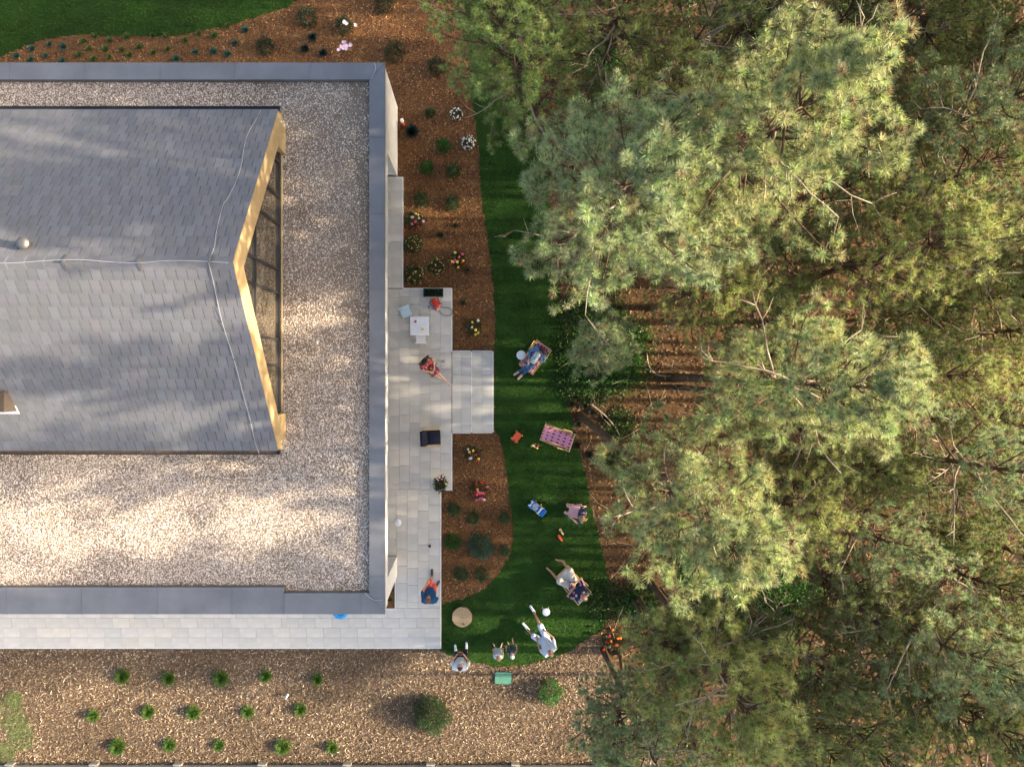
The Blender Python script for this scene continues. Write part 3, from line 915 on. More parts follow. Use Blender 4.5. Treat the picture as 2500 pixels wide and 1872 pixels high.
o = np_obj('leaf_litter', V, Q, MAT['chips'], C); tag(o, 'orange brown needle and leaf litter on the forest floor', 'litter', kind='stuff')

def blades(x, y, hmin, hmax, w, colf, z0=.01, lean=.6):
    n = len(x)
    h = rng.uniform(hmin, hmax, n); a = rng.uniform(0, 2 * np.pi, n); le = np.abs(rng.normal(0, lean, n)) * h
    b = np.stack([x, y, np.full(n, z0)], 1)
    a2 = a + rng.uniform(.5, 2.6, n)
    s = np.stack([np.cos(a2), np.sin(a2), np.zeros(n)], 1) * w / 2
    tip = b + np.stack([np.cos(a) * le, np.sin(a) * le, h], 1)
    V = np.stack([b - s, b + s, tip], 1).reshape(-1, 3)
    return V, np.arange(3 * n).reshape(-1, 3), np.repeat(colf, 3, 0)
def grass_col(x, y):
    pat = .5 + .22 * np.sin(x * 1.3 + np.sin(y * .8) * 1.4) + .22 * np.sin(y * 1.1 - x * .7 + 1) + .16 * np.sin(x * 4.1 + 2 * np.sin(y * 2.3)) * np.sin(y * 3.7 + x)
    g_ = np.array([.038, .102, .011])[None] * (.55 + .75 * pat)[:, None]
    g_ = g_ + np.clip(rng.normal(0, 1, len(x)), -1, 2)[:, None] * np.array([.010, .018, .003])[None]
    yl = (rng.uniform(0, 1, len(x)) < .05 + .12 * np.clip(np.sin(x * 2.1 + 2) * np.sin(y * .9), 0, 1))
    g_[yl] = np.array([.10, .115, .03])
    return np.clip(g_, .004, 1)
for nm, poly, n, box, lab in (('grass', lawn_e, 260000, (-2, 5.5, -11.5, 14.2), 'short dark green grass of the strip lawn beside the terrace'),
                              ('grass', lawn_n, 150000, (-18, -4, 10.5, 14.2), 'short green grass of the lawn behind the north bed')):
    x = rng.uniform(box[0], box[1], n); y = rng.uniform(box[2], box[3], n)
    k_ = in_view(x, y, 0, 30) & inside(x, y, poly)
    x, y = x[k_], y[k_]
    V, T, C = blades(x, y, .03, .065, .014, grass_col(x, y), .01, .8)
    o = np_obj(nm, V, T, MAT['grass'], C); tag(o, lab, 'grass', kind='stuff')
# thin pale grass in the dry bed's far corner
pts = [(20, 1740, 40), (45, 1770, 35), (55, 1800, 32), (12, 1835, 26), (35, 1705, 22)]
x, y = [], []
for u, v, r in pts:
    c = P(u, v); a = rng.uniform(0, 2 * np.pi, 1500); q = np.sqrt(rng.uniform(0, 1, 1500)) * r / 68
    x.append(c.x + q * np.cos(a)); y.append(c.y + q * np.sin(a))
x, y = np.concatenate(x), np.concatenate(y)
V, T, C = blades(x, y, .03, .08, .012, np.array([.20, .26, .09])[None] * rng.uniform(.6, 1.2, (len(x), 1)), .015, .8)
o = np_obj('thin_grass', V, T, MAT['grass'], C); tag(o, 'sparse pale green grass seedlings in the dry bark', 'grass', kind='stuff')

# leafy undergrowth below the pines
def leaf_quads(c, d, L, W, C):
    n = len(c)
    r = rng.normal(0, 1, (n, 3)); s = np.cross(d, r); s /= np.linalg.norm(s, axis=1)[:, None] + 1e-9
    d = d * L[:, None]; s = s * (W / 2)[:, None]
    V = np.stack([c, c + d * .5 + s, c + d, c + d * .5 - s], 1).reshape(-1, 3)
    return V, np.arange(4 * n).reshape(-1, 4), np.repeat(C, 4, 0)
def dome(n, c, r, shell=.55):
    d = rng.normal(0, 1, (n, 3)); d[:, 2] = np.abs(d[:, 2]); d /= np.linalg.norm(d, axis=1)[:, None]
    q = (shell + (1 - shell) * rng.uniform(0, 1, n)) ** .7
    lump = 1 + .16 * np.sin(d[:, 0] * 5 + c[0] * 9) * np.sin(d[:, 1] * 5 + c[1] * 7)
    p = np.array(c)[None] + d * np.array(r)[None] * (q * lump)[:, None]
    return p, d
spots = [(1840, 1440, 90, 1), (1900, 1500, 70, 1), (1930, 1400, 50, 1), (1720, 1450, 60, .6), (1560, 1480, 50, .5), (2330, 1330, 60, .8), (2400, 1300, 40, .9), (1480, 870, 80, .55),
         (1430, 900, 70, .5), (1540, 830, 55, .6), (1430, 800, 60, .45), (1900, 880, 50, .5), (1600, 200, 60, .6), (1480, 160, 50, .6), (1850, 50, 60, .5), (2200, 1130, 70, .4), (1570, 290, 40, .6), (2480, 700, 60, .6), (1980, 1440, 40, .9), (1690, 1390, 50, .5), (1400, 750, 40, .4)]
spots += [(1450, 830, 70, .5), (1520, 905, 60, .5), (1410, 930, 50, .4), (1470, 770, 60, .45), (1400, 860, 45, .35)]
rs = random.Random(9)
spots += [(rs.uniform(1450, 2560), rs.uniform(-20, 1880), rs.uniform(18, 55), rs.uniform(.15, .5)) for _ in range(70)]
VV, QQ, CC, b = [], [], [], 0
for u, v, r, g_ in spots:
    n = int(r * 30)
    c = P(u, v); a = rng.uniform(0, 2 * np.pi, n); q = np.sqrt(rng.uniform(0, 1, n)) * r / 68 * rng.uniform(.6, 1.3, n)
    pos = np.stack([c.x + q * np.cos(a), c.y + q * np.sin(a), rng.uniform(.02, .35, n) * g_], 1)
    d = rng.normal(0, 1, (n, 3)); d[:, 2] = np.abs(d[:, 2]) * .4; d /= np.linalg.norm(d, axis=1)[:, None]
    V, Q, C = leaf_quads(pos, d, rng.uniform(.05, .11, n), rng.uniform(.03, .06, n), np.array([.05, .15, .02] if g_ >= .5 else [.06, .11, .022])[None] * rng.uniform(.4, 1.3, (n, 1)))
    VV.append(V); QQ.append(Q + b); CC.append(C); b += len(V)
o = np_obj('undergrowth', np.concatenate(VV), np.concatenate(QQ), MAT['leaf'], np.concatenate(CC)); tag(o, 'low bright green leafy undergrowth below the pines', 'undergrowth', kind='stuff')

# ------------------------------------------------------------------ pines
def grow(seed, h, R, lean=(0, 0), t0=.42, nb=5, sp=.5, dead=.18, L_scale=1.0):
    rn = random.Random(seed)
    wood, bare_all, tufts = MB(), [], []
    ph = rn.uniform(0, 6.28)
    def tp(t):
        return Vector((lean[0] * t ** 1.2 + .10 * math.sin(3 * t + ph) * t, lean[1] * t ** 1.2 + .10 * math.cos(2.6 * t + ph) * t, h * t))
    r0 = .010 * h + .02
    ts_ = [i / 10 for i in range(11)]
    wood.tube([tp(t) for t in ts_], [max(.014, r0 * (1.15 if t == 0 else 1) * (1 - t) ** .75) for t in ts_], 9)
    def tuft(p, d, s):
        tufts.append((p[0], p[1], p[2], d[0], d[1], d[2], s))
    z = t0 * h * rn.uniform(.95, 1.05)
    az0 = rn.uniform(0, 6.28)
    while z < h * .975:
        t = z / h; s = max(0, (t - t0) / (1 - t0))
        L0 = R * min(1, .70 + 1.1 * s) * max(0, 1 - s ** 2.2) ** .85 + .20
        n = nb + rn.choice((-1, 0, 0, 1))
        az0 += rn.uniform(.3, 1.0)
        for j in range(n):
            az = az0 + j * 2 * math.pi / n + rn.uniform(-.35, .35)
            L = L0 * rn.uniform(.55, 1.2)
            el = math.radians(3 + 52 * s ** 1.3 + rn.uniform(-9, 9))
            isdead = rn.random() < dead * (1.25 - s)
            pts = [tp(t + rn.uniform(-.01, .01))]
            a, e = az, el
            ns = 6
            for q in range(ns):
                e += math.radians(rn.uniform(-3, 9) if not isdead else rn.uniform(-14, 14)); a += rn.uniform(-.12, .12) * (2.2 if isdead else 1)
                pts.append(pts[-1] + Vector((math.cos(a) * math.cos(e), math.sin(a) * math.cos(e), math.sin(e))) * (L / ns))
            rb = .010 * L + .008
            rad = [rb * (1 - .8 * i / ns) + .002 for i in range(ns + 1)]
            if isdead:
                bare = MB(); bare_all.append(bare)
                bare.tube(pts, [r_ * 1.05 for r_ in rad], 5)
                for q in range(rn.randint(3, 6)):
                    i = rn.randint(2, ns); l2 = L * rn.uniform(.18, .4)
                    d = (pts[i] - pts[i - 1]).normalized()
                    d2 = (Matrix.Rotation(rn.choice((-1, 1)) * rn.uniform(.5, 1.1), 3, 'Z') @ d + Vector((0, 0, rn.uniform(-.2, .4)))).normalized()
                    m1 = pts[i] + d2 * l2 * .5; d3 = (d2 + Vector((rn.uniform(-.5, .5), rn.uniform(-.5, .5), rn.uniform(-.1, .4)))).normalized()
                    bare.tube([pts[i], m1, m1 + d3 * l2 * .5], [rad[i] * .7 + .002, rad[i] * .5 + .002, .003], 4)
                continue
            wood.tube(pts, rad, 5)
            dT = (pts[-1] - pts[-2]).normalized()
            up = Vector((0, 0, 1))
            tuft(pts[-1], (dT + up * .5).normalized(), 1.1)
            m = max(3, int(L / .205))
            f0 = .22 - .19 * s
            for q in range(m):
                f = f0 + (1 - f0) * (q + rn.uniform(.2, .8)) / m
                i = min(ns - 1, int(f * ns)); w_ = f * ns - i
                p = pts[i].lerp(pts[i + 1], min(1, w_))
                d = (pts[i + 1] - pts[i]).normalized()
                sg = 1 if q % 2 else -1
                d2 = (Matrix.Rotation(sg * rn.uniform(.55, 1.15), 3, 'Z') @ d + up * rn.uniform(.0, .5)).normalized()
                l2 = ((1 - f) * .50 * L + .17) * rn.uniform(.7, 1.25)
                mid = p + d2 * l2 * .55
                d3 = (d2 + up * rn.uniform(.2, .6)).normalized()
                e2 = mid + d3 * l2 * .45
                wood.tube([p, mid, e2], [.007, .005, .003], 3, False)
                tuft(e2, (d3 + up * .8).normalized(), rn.uniform(.9, 1.2))
                for kk in range(int(.5 + l2 / .32)):
                    d4 = (Matrix.Rotation(rn.choice((-1, 1)) * rn.uniform(.5, 1.1), 3, 'Z') @ d2 + up * rn.uniform(.0, .5)).normalized()
                    b0 = p.lerp(e2, rn.uniform(.35, .9)); l3 = rn.uniform(.12, .26)
                    tuft(b0 + d4 * l3, (d4 + up * .7).normalized(), rn.uniform(.75, 1.05))
        z += sp * rn.uniform(.75, 1.2) * (1 - .25 * s)
    top = tp(1.0)
    for q in range(7):
        a = q * .9; d = Vector((math.cos(a) * (.7 if q else 0), math.sin(a) * (.7 if q else 0), 1)).normalized()
        tuft(top + d * rn.uniform(.05, .25), d, 1.1)
    return wood, bare_all, np.array(tufts)

def needles(tf, K, nlen, wid, hue, seed):
    r = np.random.default_rng(seed)
    n = len(tf)
    p = np.repeat(tf[:, :3], K, 0); d = np.repeat(tf[:, 3:6], K, 0); s = np.repeat(tf[:, 6], K)
    N_ = n * K
    rv = r.normal(0, 1, (N_, 3)); a = rv - d * np.sum(rv * d, 1)[:, None]; a /= np.linalg.norm(a, axis=1)[:, None] + 1e-9
    th = np.radians(r.uniform(30, 96, N_))
    L = nlen * s * r.uniform(.75, 1.1, N_)
    bk = r.uniform(-.06, .01, N_) * (nlen / .16)
    base = p + d * bk[:, None]
    dirn = d * np.cos(th)[:, None] + a * np.sin(th)[:, None]
    dirn[:, 2] -= .03
    tip = base + dirn * L[:, None]
    sv = np.cross(dirn, r.normal(0, 1, (N_, 3))); sv /= np.linalg.norm(sv, axis=1)[:, None] + 1e-9
    sv *= wid / 2
    V = np.stack([base - sv, base + sv, tip], 1)
    tc = np.array(hue)[None] * np.exp(r.normal(0, .16, (n, 1))) * (1 + r.normal(0, .07, (n, 3)))
    old = r.uniform(0, 1, n) < .05
    tc[old] = np.array([.26, .19, .10])
    C = np.repeat(tc, K, 0) * r.uniform(.75, 1.25, (N_, 1))
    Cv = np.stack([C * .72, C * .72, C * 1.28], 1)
    # resinous bud at each shoot tip
    bd = tf[:, 3:6]; pb = tf[:, :3]
    q = np.cross(bd, r.normal(0, 1, (n, 3))); q /= np.linalg.norm(q, axis=1)[:, None] + 1e-9
    VB = np.stack([pb - q * .011, pb + q * .011, pb + bd * (.045 + .05 * r.uniform(0, 1, (n, 1)))], 1)
    CB = np.tile(np.array([.52, .34, .20]), (n, 3, 1))
    V = np.concatenate([V, VB]).reshape(-1, 3); Cc = np.concatenate([Cv, CB]).reshape(-1, 3)
    return V, np.arange(len(V)).reshape(-1, 3), np.clip(Cc, .004, 1)

SAGE, BLUE, YEL, DARK = (.338, .378, .155), (.300, .358, .162), (.330, .355, .108), (.225, .262, .085)
def pine(label, base, h, R, lean=(0, 0), hue=SAGE, t0=.42, seed=1, K=38, nlen=.155, wid=.0125, sp=.5, nb=5, dead=.18, group='pines beside the lawn'):
    root = thing('pine_tree', label, 'pine tree', (base[0], base[1], 0), group)
    w, b, tf = grow(seed, h, R, lean, t0, nb, sp, dead)
    ORG[root.name] = np.zeros(3)
    w.build('trunk', MAT['bark'], root, True)
    for q in b: q.build('bare_limb', MAT['twig'], root, True)
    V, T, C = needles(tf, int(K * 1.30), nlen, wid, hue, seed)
    np_obj('crown', V, T, MAT['needle'], C, root)
    return root
NT = 0
def at(u, v, z): q = P(u, v, z); return (q.x, q.y)
tall = pine('tall blue-green pine overhanging the lawn above the patterned deck chair', (3.1, 3.55), 12.6, 2.95, (.0, .10), BLUE, .50, 11, 46, .185, sp=.46)
edge = pine('broad pale green pine standing beside the north bed', (2.35, 8.25), 9.8, 2.75, (-2.3, .45), (.27, .345, .10), .30, 12, 40, .145, sp=.42, dead=.22)
crown3 = pine('tall sunlit sage pine deep in the wood, broadest of the upper row', (5.85, 4.75), 14.2, 2.7, (.1, .1), SAGE, .50, 13, 46, .18, sp=.45, dead=.08)
crown5 = pine('tall sage pine behind the fallen-needle clearing', (7.0, -.25), 13.4, 2.1, (.15, .05), SAGE, .48, 14, 46, .175, sp=.45, dead=.12)
crown6 = pine('sage pine with leaning trunk rising beside the empty pink deck chair', (3.6, -1.62), 12.0, 2.1, (1.65, -2.15), SAGE, .60, 15, 46, .18, sp=.42, dead=.10)
crown8 = pine('wide yellow-green pine above the fence end of the wood', (6.15, -7.6), 10.6, 2.35, (.0, -.1), YEL, .42, 16, 42, .16, sp=.45, dead=.15)
low = pine('low blue-green pine leaning out over the dry bark bed', (5.05, -10.1), 6.6, 1.5, (-1.5, -.1), BLUE, .42, 18, 44, .16, sp=.40, dead=.15)
# variants, copied for the rest of the wood
vA = pine('yellow-green pine in the thick of the wood', at(2250, 600, 8.5), 10.4, 2.45, (.2, .1), YEL, .46, 21, 36, .135, group='pines in the thick of the wood')
vB = pine('blue-green pine in the thick of the wood', at(2470, 220, 10), 11.6, 2.1, (.2, .0), BLUE, .50, 22, 38, .15, group='pines in the thick of the wood', sp=.56)
vC = pine('slender dark green pine below the taller crowns', at(1830, 960, 6.5), 8.0, 1.7, (.2, -.1), DARK, .50, 23, 34, .13, sp=.5, nb=5, dead=.2, group='young pines below the tall crowns')
vD = pine('thin half-bare pine with many grey dead branches', at(2150, 90, 7), 9.0, 1.9, (.3, .1), DARK, .42, 24, 30, .13, sp=.62, nb=4, dead=.62, group='half-bare pines')
vE = pine('young pine with drooping tufts beside the lawn edge', at(1500, 840, 6.0), 7.2, .95, (-.15, .1), BLUE, .35, 25, 38, .14, sp=.5, dead=.15, group='young pines at the lawn edge')
def more(src, x, y, rot, s=1.0, label=None, group=None):
    o = copy_tree(src); o.location = (x, y, 0); o.rotation_euler = (random.uniform(-.03, .03), random.uniform(-.03, .03), rot); o.scale = (s, s, s * random.uniform(.95, 1.05))
    if label: o['label'] = label
    if group: o['group'] = group
    return o
copies = [(vA, at(2010, 1300, 8.3), 1.0, .86), (vB, at(2350, 1650, 9.2), 2.0, .97), (vB, at(2440, 1150, 8.3), 3.3, .92), (vA, at(2480, 1800, 9), 4.2, .95), (vA, at(2330, 900, 7.6), 5.0, .84),
          (vC, at(2150, 1480, 6), 1.2, .95), (vC, at(2440, 1450, 6.6), 2.5, 1.05), (vC, at(1660, 1600, 5.2), 3.5, .84), (vD, at(1710, 90, 8), .7, 1.02), (vA, at(1760, 690, 7.2), 2.2, .80),
          (vC, at(2370, 420, 7), 4.0, 1.1), (vB, at(1590, 1850, 7), 5.2, .80), (vD, at(1580, 235, 7.6), 3.0, .88), (vD, at(2080, 1130, 5.5), 5.5, .85),
          (vC, at(1720, 1570, 5), .4, .80), (vD, at(1950, 1600, 5.5), 2.6, .85), (vC, at(1950, 620, 6), 1.9, .95), (vD, at(2230, 1000, 5), 4.4, .8), (vC, at(2260, 1300, 5), 3.1, .85),
          (vE, (5.5, -8.2), 4.1, .85), (vC, at(1330, -60, 5), 2.2, .9), (vA, at(1560, -30, 8), 3.6, .9), (vB, at(1960, -150, 9), 1.1, 1.0), (vC, at(2240, 760, 5), .9, .8), (vA, at(2060, 1880, 8), .2, .8)]
copies += [(vC, at(1650, 560, 5), 2.0, .95), (vC, at(1880, 760, 5), 4.4, .9), (vC, at(2130, 330, 6), .5, 1.0), (vC, at(2020, 120, 5), 3.0, .95), (vA, at(2300, 60, 7.5), 1.4, .85), (vC, at(2420, 700, 5.5), 5.1, 1.0),
           (vC, at(1900, 1180, 4.5), 2.7, .85), (vC, at(2110, 1640, 5), 1.0, .9), (vC, at(1720, 1830, 5), 4.0, .85), (vC, at(1810, 430, 6), 5.6, .95), (vA, at(2150, 1150, 6.5), 2.9, .72), (vC, at(2300, 1500, 5.5), .3, .95), (vC, at(1640, 330, 5), 1.3, .85),
           (vC, at(2200, 620, 5.5), 1.7, 1.05), (vC, at(2020, 480, 5.5), 3.4, 1.0), (vC, at(2330, 250, 6), .8, 1.05), (vC, at(2180, 860, 5.5), 4.9, 1.0), (vC, at(1990, 1060, 5), 2.4, .95), (vC, at(2330, 1220, 6), 1.5, 1.05), (vC, at(2060, 1420, 5.5), 5.3, .95), (vC, at(2240, 1720, 6), 2.2, 1.05), (vC, at(1900, 1760, 5.5), 3.7, .9), (vA, at(1640, 160, 7), 5.9, .75), (vC, at(2430, 560, 6), 2.9, 1.1), (vC, at(1800, 1500, 4.5), .9, .8),
           (vA, at(2500, 50, 7.5), .6, .85), (vA, at(2500, 830, 7), 2.6, .85), (vC, at(2500, 640, 6), 4.4, 1.1), (vC, at(2080, 1780, 6), 3.3, 1.05), (vC, at(1990, 1620, 5.5), 1.6, .95), (vC, at(2490, 1330, 6), 5.4, 1.1), (vB, at(2130, 1300, 6.5), 2.1, .75),
           (vC, at(2450, 1000, 6), 3.9, 1.0), (vC, at(1450, 300, 4.5), 2.1, .75), (vA, at(1890, 30, 7), 4.6, .8)]
LAND = [((3.1, 3.6), 'beside the tall blue-green pine overhanging the lawn'), ((2.0, 9.0), 'beside the broad pine at the north bed'), ((5.9, 5.0), 'beside the broadest sunlit sage pine'), ((7.2, -.3), 'beside the tall sage pine at the clearing'),
        ((4.6, -3.2), 'beside the pine with the leaning trunk'), ((6.2, -7.6), 'beside the wide yellow-green pine at the fence'), ((4.7, -9.6), 'beside the orange tulips'), ((10.5, -6.8), 'above the bright leafy undergrowth'), ((11.5, 3.2), 'deep in the wood, among yellow-green crowns'),
        ((11.5, 6.5), 'deep in the wood, among dark bare branches'), ((12.0, -1.5), 'deep in the wood, above crossing dead branches'), ((7.0, 9.5), 'behind the broad pine at the north bed'), ((12.5, -8.0), 'deep in the wood, beside pale leaf litter')]
SHORT = {vA.name: 'yellow-green pine', vB.name: 'blue-green pine', vC.name: 'slender olive-green pine', vD.name: 'thin half-bare pine', vE.name: 'young drooping pine'}
GRP = {vA.name: 'pines in the thick of the wood', vB.name: 'pines in the thick of the wood', vC.name: 'young pines below the tall crowns', vD.name: 'half-bare pines', vE.name: 'young pines at the lawn edge'}
def near(x, y): return min(LAND, key=lambda q: (q[0][0] - x) ** 2 + (q[0][1] - y) ** 2)[1]
for src in (vA, vB, vC, vD, vE): src['label'] = SHORT[src.name] + ' ' + near(src.location.x, src.location.y)
for src, (x, y), rot, s in copies: more(src, x, y, rot, s, SHORT[src.name] + ' ' + near(x, y), GRP[src.name])
# the wood goes on east of the picture; these trees shade the lawn and house
for i, (x, y) in enumerate([(16.5, 8.5), (9.0, 12.5), (13.6, 11.6), (4.6, 13.2), (18.6, 11.4), (12.6, 10.0), (23.0, 10.2), (15.2, 7.0), (14.4, -9.0), (20.5, 8.6), (21.5, 2.9), (24.0, -8.6), (25.5, 6.6)]):
    more((vA, vB, crown3)[i % 3], x, y, i * 1.3, 1.12 + .16 * ((i * 7) % 3) / 2, 'tall pine standing further back in the wood', 'pines further back in the wood')
for x, y, r_, s_ in ((17.8, -3.4, .4, .72), (16.0, -6.9, 2.2, .75)):
    more(vA, x, y, r_, s_, 'lower pine standing further back in the wood', 'pines further back in the wood')
# brushwood under the trees
rn = random.Random(5); m = MB()
for q in range(420):
    a = rn.uniform(0, 6.28); L = rn.uniform(.25, 1.3); z = rn.uniform(.02, .35)
    p = Vector((rn.uniform(3.6, 19), rn.uniform(-13.5, 13), z))
    if not inside(np.array([p.x]), np.array([p.y]), forest)[0]: continue
    d = Vector((math.cos(a), math.sin(a), rn.uniform(-.1, .25))) * L
    md_ = p + d * .5 + Vector((rn.uniform(-.1, .1), rn.uniform(-.1, .1), rn.uniform(0, .1)))
    m.tube([p, md_, p + d], [.011, .008, .004], 4, False)
o = m.build('brushwood', MAT['twig'], None, True); tag(o, 'thin dry sticks strewn over the forest floor', 'brushwood', kind='stuff')
# dead fallen branches on the ground
for i, pts in enumerate([[(1579, 862), (1583, 890), (1600, 912), (1630, 918), (1662, 912)], [(1440, 985), (1475, 1012), (1500, 1040), (1512, 1062)], [(2060, 1450), (2040, 1500), (2075, 1560)], [(1980, 1640), (2030, 1700), (2060, 1770)]]):
    m = MB(); w = [P(u, v, .05 + .06 * (k_ % 2)) for k_, (u, v) in enumerate(pts)]
    m.tube(catmull(w, 4), [.03 - .022 * q / (4 * (len(w) - 1)) for q in range(4 * (len(w) - 1) + 1)], 6)
    o = m.build('fallen_branch', MAT['twig'], None, True, loc=w[0]); tag(o, 'bare grey branch lying on the forest floor', 'branch', 'fallen branches')

# ------------------------------------------------------------------ garden plants
def plant(name, label, cat, group, u, v, kind, r, h, z0=0.0, extra=None):
    c = P(u, v, z0)
    root = thing(name, label, cat, c, group)
    rr = r / 68.0
    m = MB()
    for q in range(4):
        a = q * 1.6 + u; m.tube([c, c + Vector((math.cos(a) * rr * .3, math.sin(a) * rr * .3, h * .6))], [.012, .005], 5)
    m.build('stem', MAT['bark'], root)
    cc = (c.x, c.y, c.z + .01)
    if kind in ('yew', 'box', 'round', 'azalea', 'rhodo', 'juniper', 'bright', 'pot', 'sage'):
        base, n, L, W = {'yew': ((.016, .034, .014), 1500, .05, .022), 'box': ((.034, .085, .028), 1300, .05, .026), 'round': ((.03, .085, .025), 900, .06, .03), 'azalea': ((.018, .045, .015), 600, .05, .026),
                         'rhodo': ((.030, .065, .018), 700, .07, .028), 'juniper': ((.045, .075, .028), 4200, .06, .02), 'bright': ((.035, .12, .02), 1500, .06, .026), 'sage': ((.075, .13, .075), 2600, .055, .03), 'pot': ((.02, .06, .018), 800, .06, .03)}[kind]
        n = int(n * max(.35, (rr / .35) ** 1.3))
        p, d = dome(n, cc, (rr, rr, h), .35)
        d = d + rng.normal(0, .55, d.shape); d /= np.linalg.norm(d, axis=1)[:, None]
        C = np.array(base)[None] * np.exp(rng.normal(0, .28, (n, 1))) * (1 + rng.normal(0, .1, (n, 3)))
        V, Q, C = leaf_quads(p, d, rng.uniform(.7, 1.2, n) * L, rng.uniform(.7, 1.2, n) * W, np.clip(C, .003, 1))
        np_obj('foliage', V, Q, MAT['leaf'], C, root)
    else:
        base, tipc, n, w = {'heather': ((.022, .062, .012), (.13, .23, .035), 420, .016), 'grass': ((.045, .10, .018), (.14, .18, .05), 160, .012), 'sedum': ((.055, .115, .075), (.10, .17, .12), 260, .028), 'dark': ((.010, .014, .008), (.03, .035, .015), 200, .016),
                            'sprig': ((.02, .05, .02), (.05, .08, .03), 120, .014), 'blueconifer': ((.014, .03, .024), (.03, .05, .045), 360, .02)}[kind]
        n = int(n * max(.5, rr / .2))
        a = rng.uniform(0, 2 * np.pi, n); e = np.radians(rng.uniform(12, 85, n)); L = rng.uniform(.55, 1.0, n)
        b0 = np.stack([c.x + np.cos(a) * rr * .25 * rng.uniform(0, 1, n), c.y + np.sin(a) * rr * .25 * rng.uniform(0, 1, n), np.full(n, c.z)], 1)
        tip = b0 + np.stack([np.cos(a) * np.cos(e) * rr, np.sin(a) * np.cos(e) * rr, np.sin(e) * h], 1) * L[:, None]
        s = np.stack([-np.sin(a + .4), np.cos(a + .4), rng.uniform(-.4, .4, n)], 1) * w / 2
        md = b0 * .45 + tip * .55 + np.array([0, 0, h * .12])[None]
        V = np.stack([b0, md + s, tip, md - s], 1).reshape(-1, 3)
        f = rng.uniform(0, 1, (n, 1)); C = np.array(base)[None] * (1 - f) + np.array(tipc)[None] * f
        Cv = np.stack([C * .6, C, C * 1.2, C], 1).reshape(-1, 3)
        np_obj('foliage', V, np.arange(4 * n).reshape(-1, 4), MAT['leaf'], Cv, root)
    if extra:
        colr, nb_, rb = extra
        p, d = dome(nb_, cc, (rr * .95, rr * .95, h * 1.04), .92)
        VV, QQ, CC = [], [], []
        k_ = 7
        nrm = d; aa = np.cross(nrm, rng.normal(0, 1, nrm.shape)); aa /= np.linalg.norm(aa, axis=1)[:, None]; bb = np.cross(nrm, aa)
        n = nb_
        t = np.arange(k_) * 2 * np.pi / k_
        V = np.zeros((n, k_ + 1, 3)); R_ = rb * rng.uniform(.7, 1.2, (n, 1)) * rng.uniform(.75, 1.2, (n, k_))
        V[:, :k_] = p[:, None] + aa[:, None] * (np.cos(t)[None] * R_)[..., None] + bb[:, None] * (np.sin(t)[None] * R_)[..., None]
        V[:, k_] = p + nrm * rb * .8
        tri = np.array([[q, (q + 1) % k_, k_] for q in range(k_)])[None] + (np.arange(n) * (k_ + 1))[:, None, None]
        C = np.repeat(np.array(colr)[None] * rng.uniform(.75, 1.1, (n, 1)), k_ + 1, 0)
        np_obj('blossoms', V.reshape(-1, 3), tri.reshape(-1, 3), MAT['leaf'], C, root)
    return root

for u, v in [(302, 1648), (414, 1653), (541, 1653), (650, 1648), (776, 1656), (231, 1743), (364, 1735), (475, 1735), (606, 1735), (734, 1729), (290, 1818), (415, 1815), (536, 1816), (692, 1819), (812, 1821)]:
    plant('heather_tuft', 'small green heather tuft planted in the dry bark bed', 'plant', 'heather rows in the dry bark bed', u, v, 'heather', random.uniform(18, 26), random.uniform(.2, .34))
plant('round_juniper', 'large round grey-green bush alone in the dry bark bed', 'bush', None, 1054, 1738, 'juniper', 46, .75)
plant('young_shrub', 'bright green bushy shrub in dry bark beside the pine edge', 'shrub', None, 1342, 1683, 'bright', 33, .6)
for i, (u, v, r) in enumerate([(752, 47, 26), (938, 15, 25), (651, 119, 25), (965, 133, 25), (1067, 166, 24), (975, -30, 20)]):
    plant('yew_ball', 'clipped dark green yew ball in the brown bark bed', 'shrub', 'yew balls in the bark bed', u, v, 'yew', r, .5)
plant('yew_ball', 'dark yew ball with white star-shaped magnolia blossoms over it', 'shrub', None, 841, 68, 'yew', 23, .5)
for u, v in [(574, 106), (558, 133), (599, 73), (479, 128), (430, 144), (522, 127), (555, 134), (573, 106), (600, 74), (41, 138), (79, 120), (122, 109), (155, 115), (113, 138), (76, 147), (152, 150)]:
    plant('sedum', 'small blue-green sedum cushion in the north bark bed', 'plant', 'sedums in the north bed', u, v, 'sedum', random.uniform(9, 13), .12)
for u, v in [(206, 103), (234, 90), (270, 101), (259, 122), (220, 122), (195, 136), (231, 147), (270, 142), (299, 123), (318, 136), (343, 117), (377, 130), (411, 122), (454, 101), (525, 89), (312, 92), (375, 89), (408, 90), (487, 85), (557, 66)]:
    plant('grass_tuft', 'small tuft of ornamental grass in the north bark bed', 'grass tuft', 'ornamental grasses in the north bed', u, v, 'grass', random.uniform(11, 15), .2)
for u, v in [(765, 93), (746, 122), (790, 133)]:
    plant('dwarf_conifer', 'low dark blue-grey dwarf conifer near the pink magnolia', 'shrub', 'dwarf conifers near the magnolia', u, v, 'blueconifer', 13, .25)
plant('narrow_conifer', 'narrow dark blue-green conifer by the white house wall', 'shrub', None, 1007, 326, 'blueconifer', 21, .6)
plant('small_shrub', 'tiny green shrub between the wall lamp and white azalea', 'shrub', None, 1050, 278, 'box', 12, .2)
plant('azalea', 'white azalea full of blossom beneath the overhanging pine branch', 'azalea', None, 1115, 282, 'azalea', 17, .35, extra=((.82, .80, .72), 46, .035))
plant('azalea', 'white azalea full of blossom at the lawn edge', 'azalea', None, 1143, 351, 'azalea', 18, .35, extra=((.84, .82, .74), 60, .038))
plant('leafy_shrub', 'bright green leafy shrub between the conifer and white azalea', 'shrub', None, 1082, 358, 'bright', 18, .35)
plant('leafy_shrub', 'smaller bright green shrub beside the top end of the narrow paving', 'shrub', None, 1042, 411, 'bright', 16, .28)
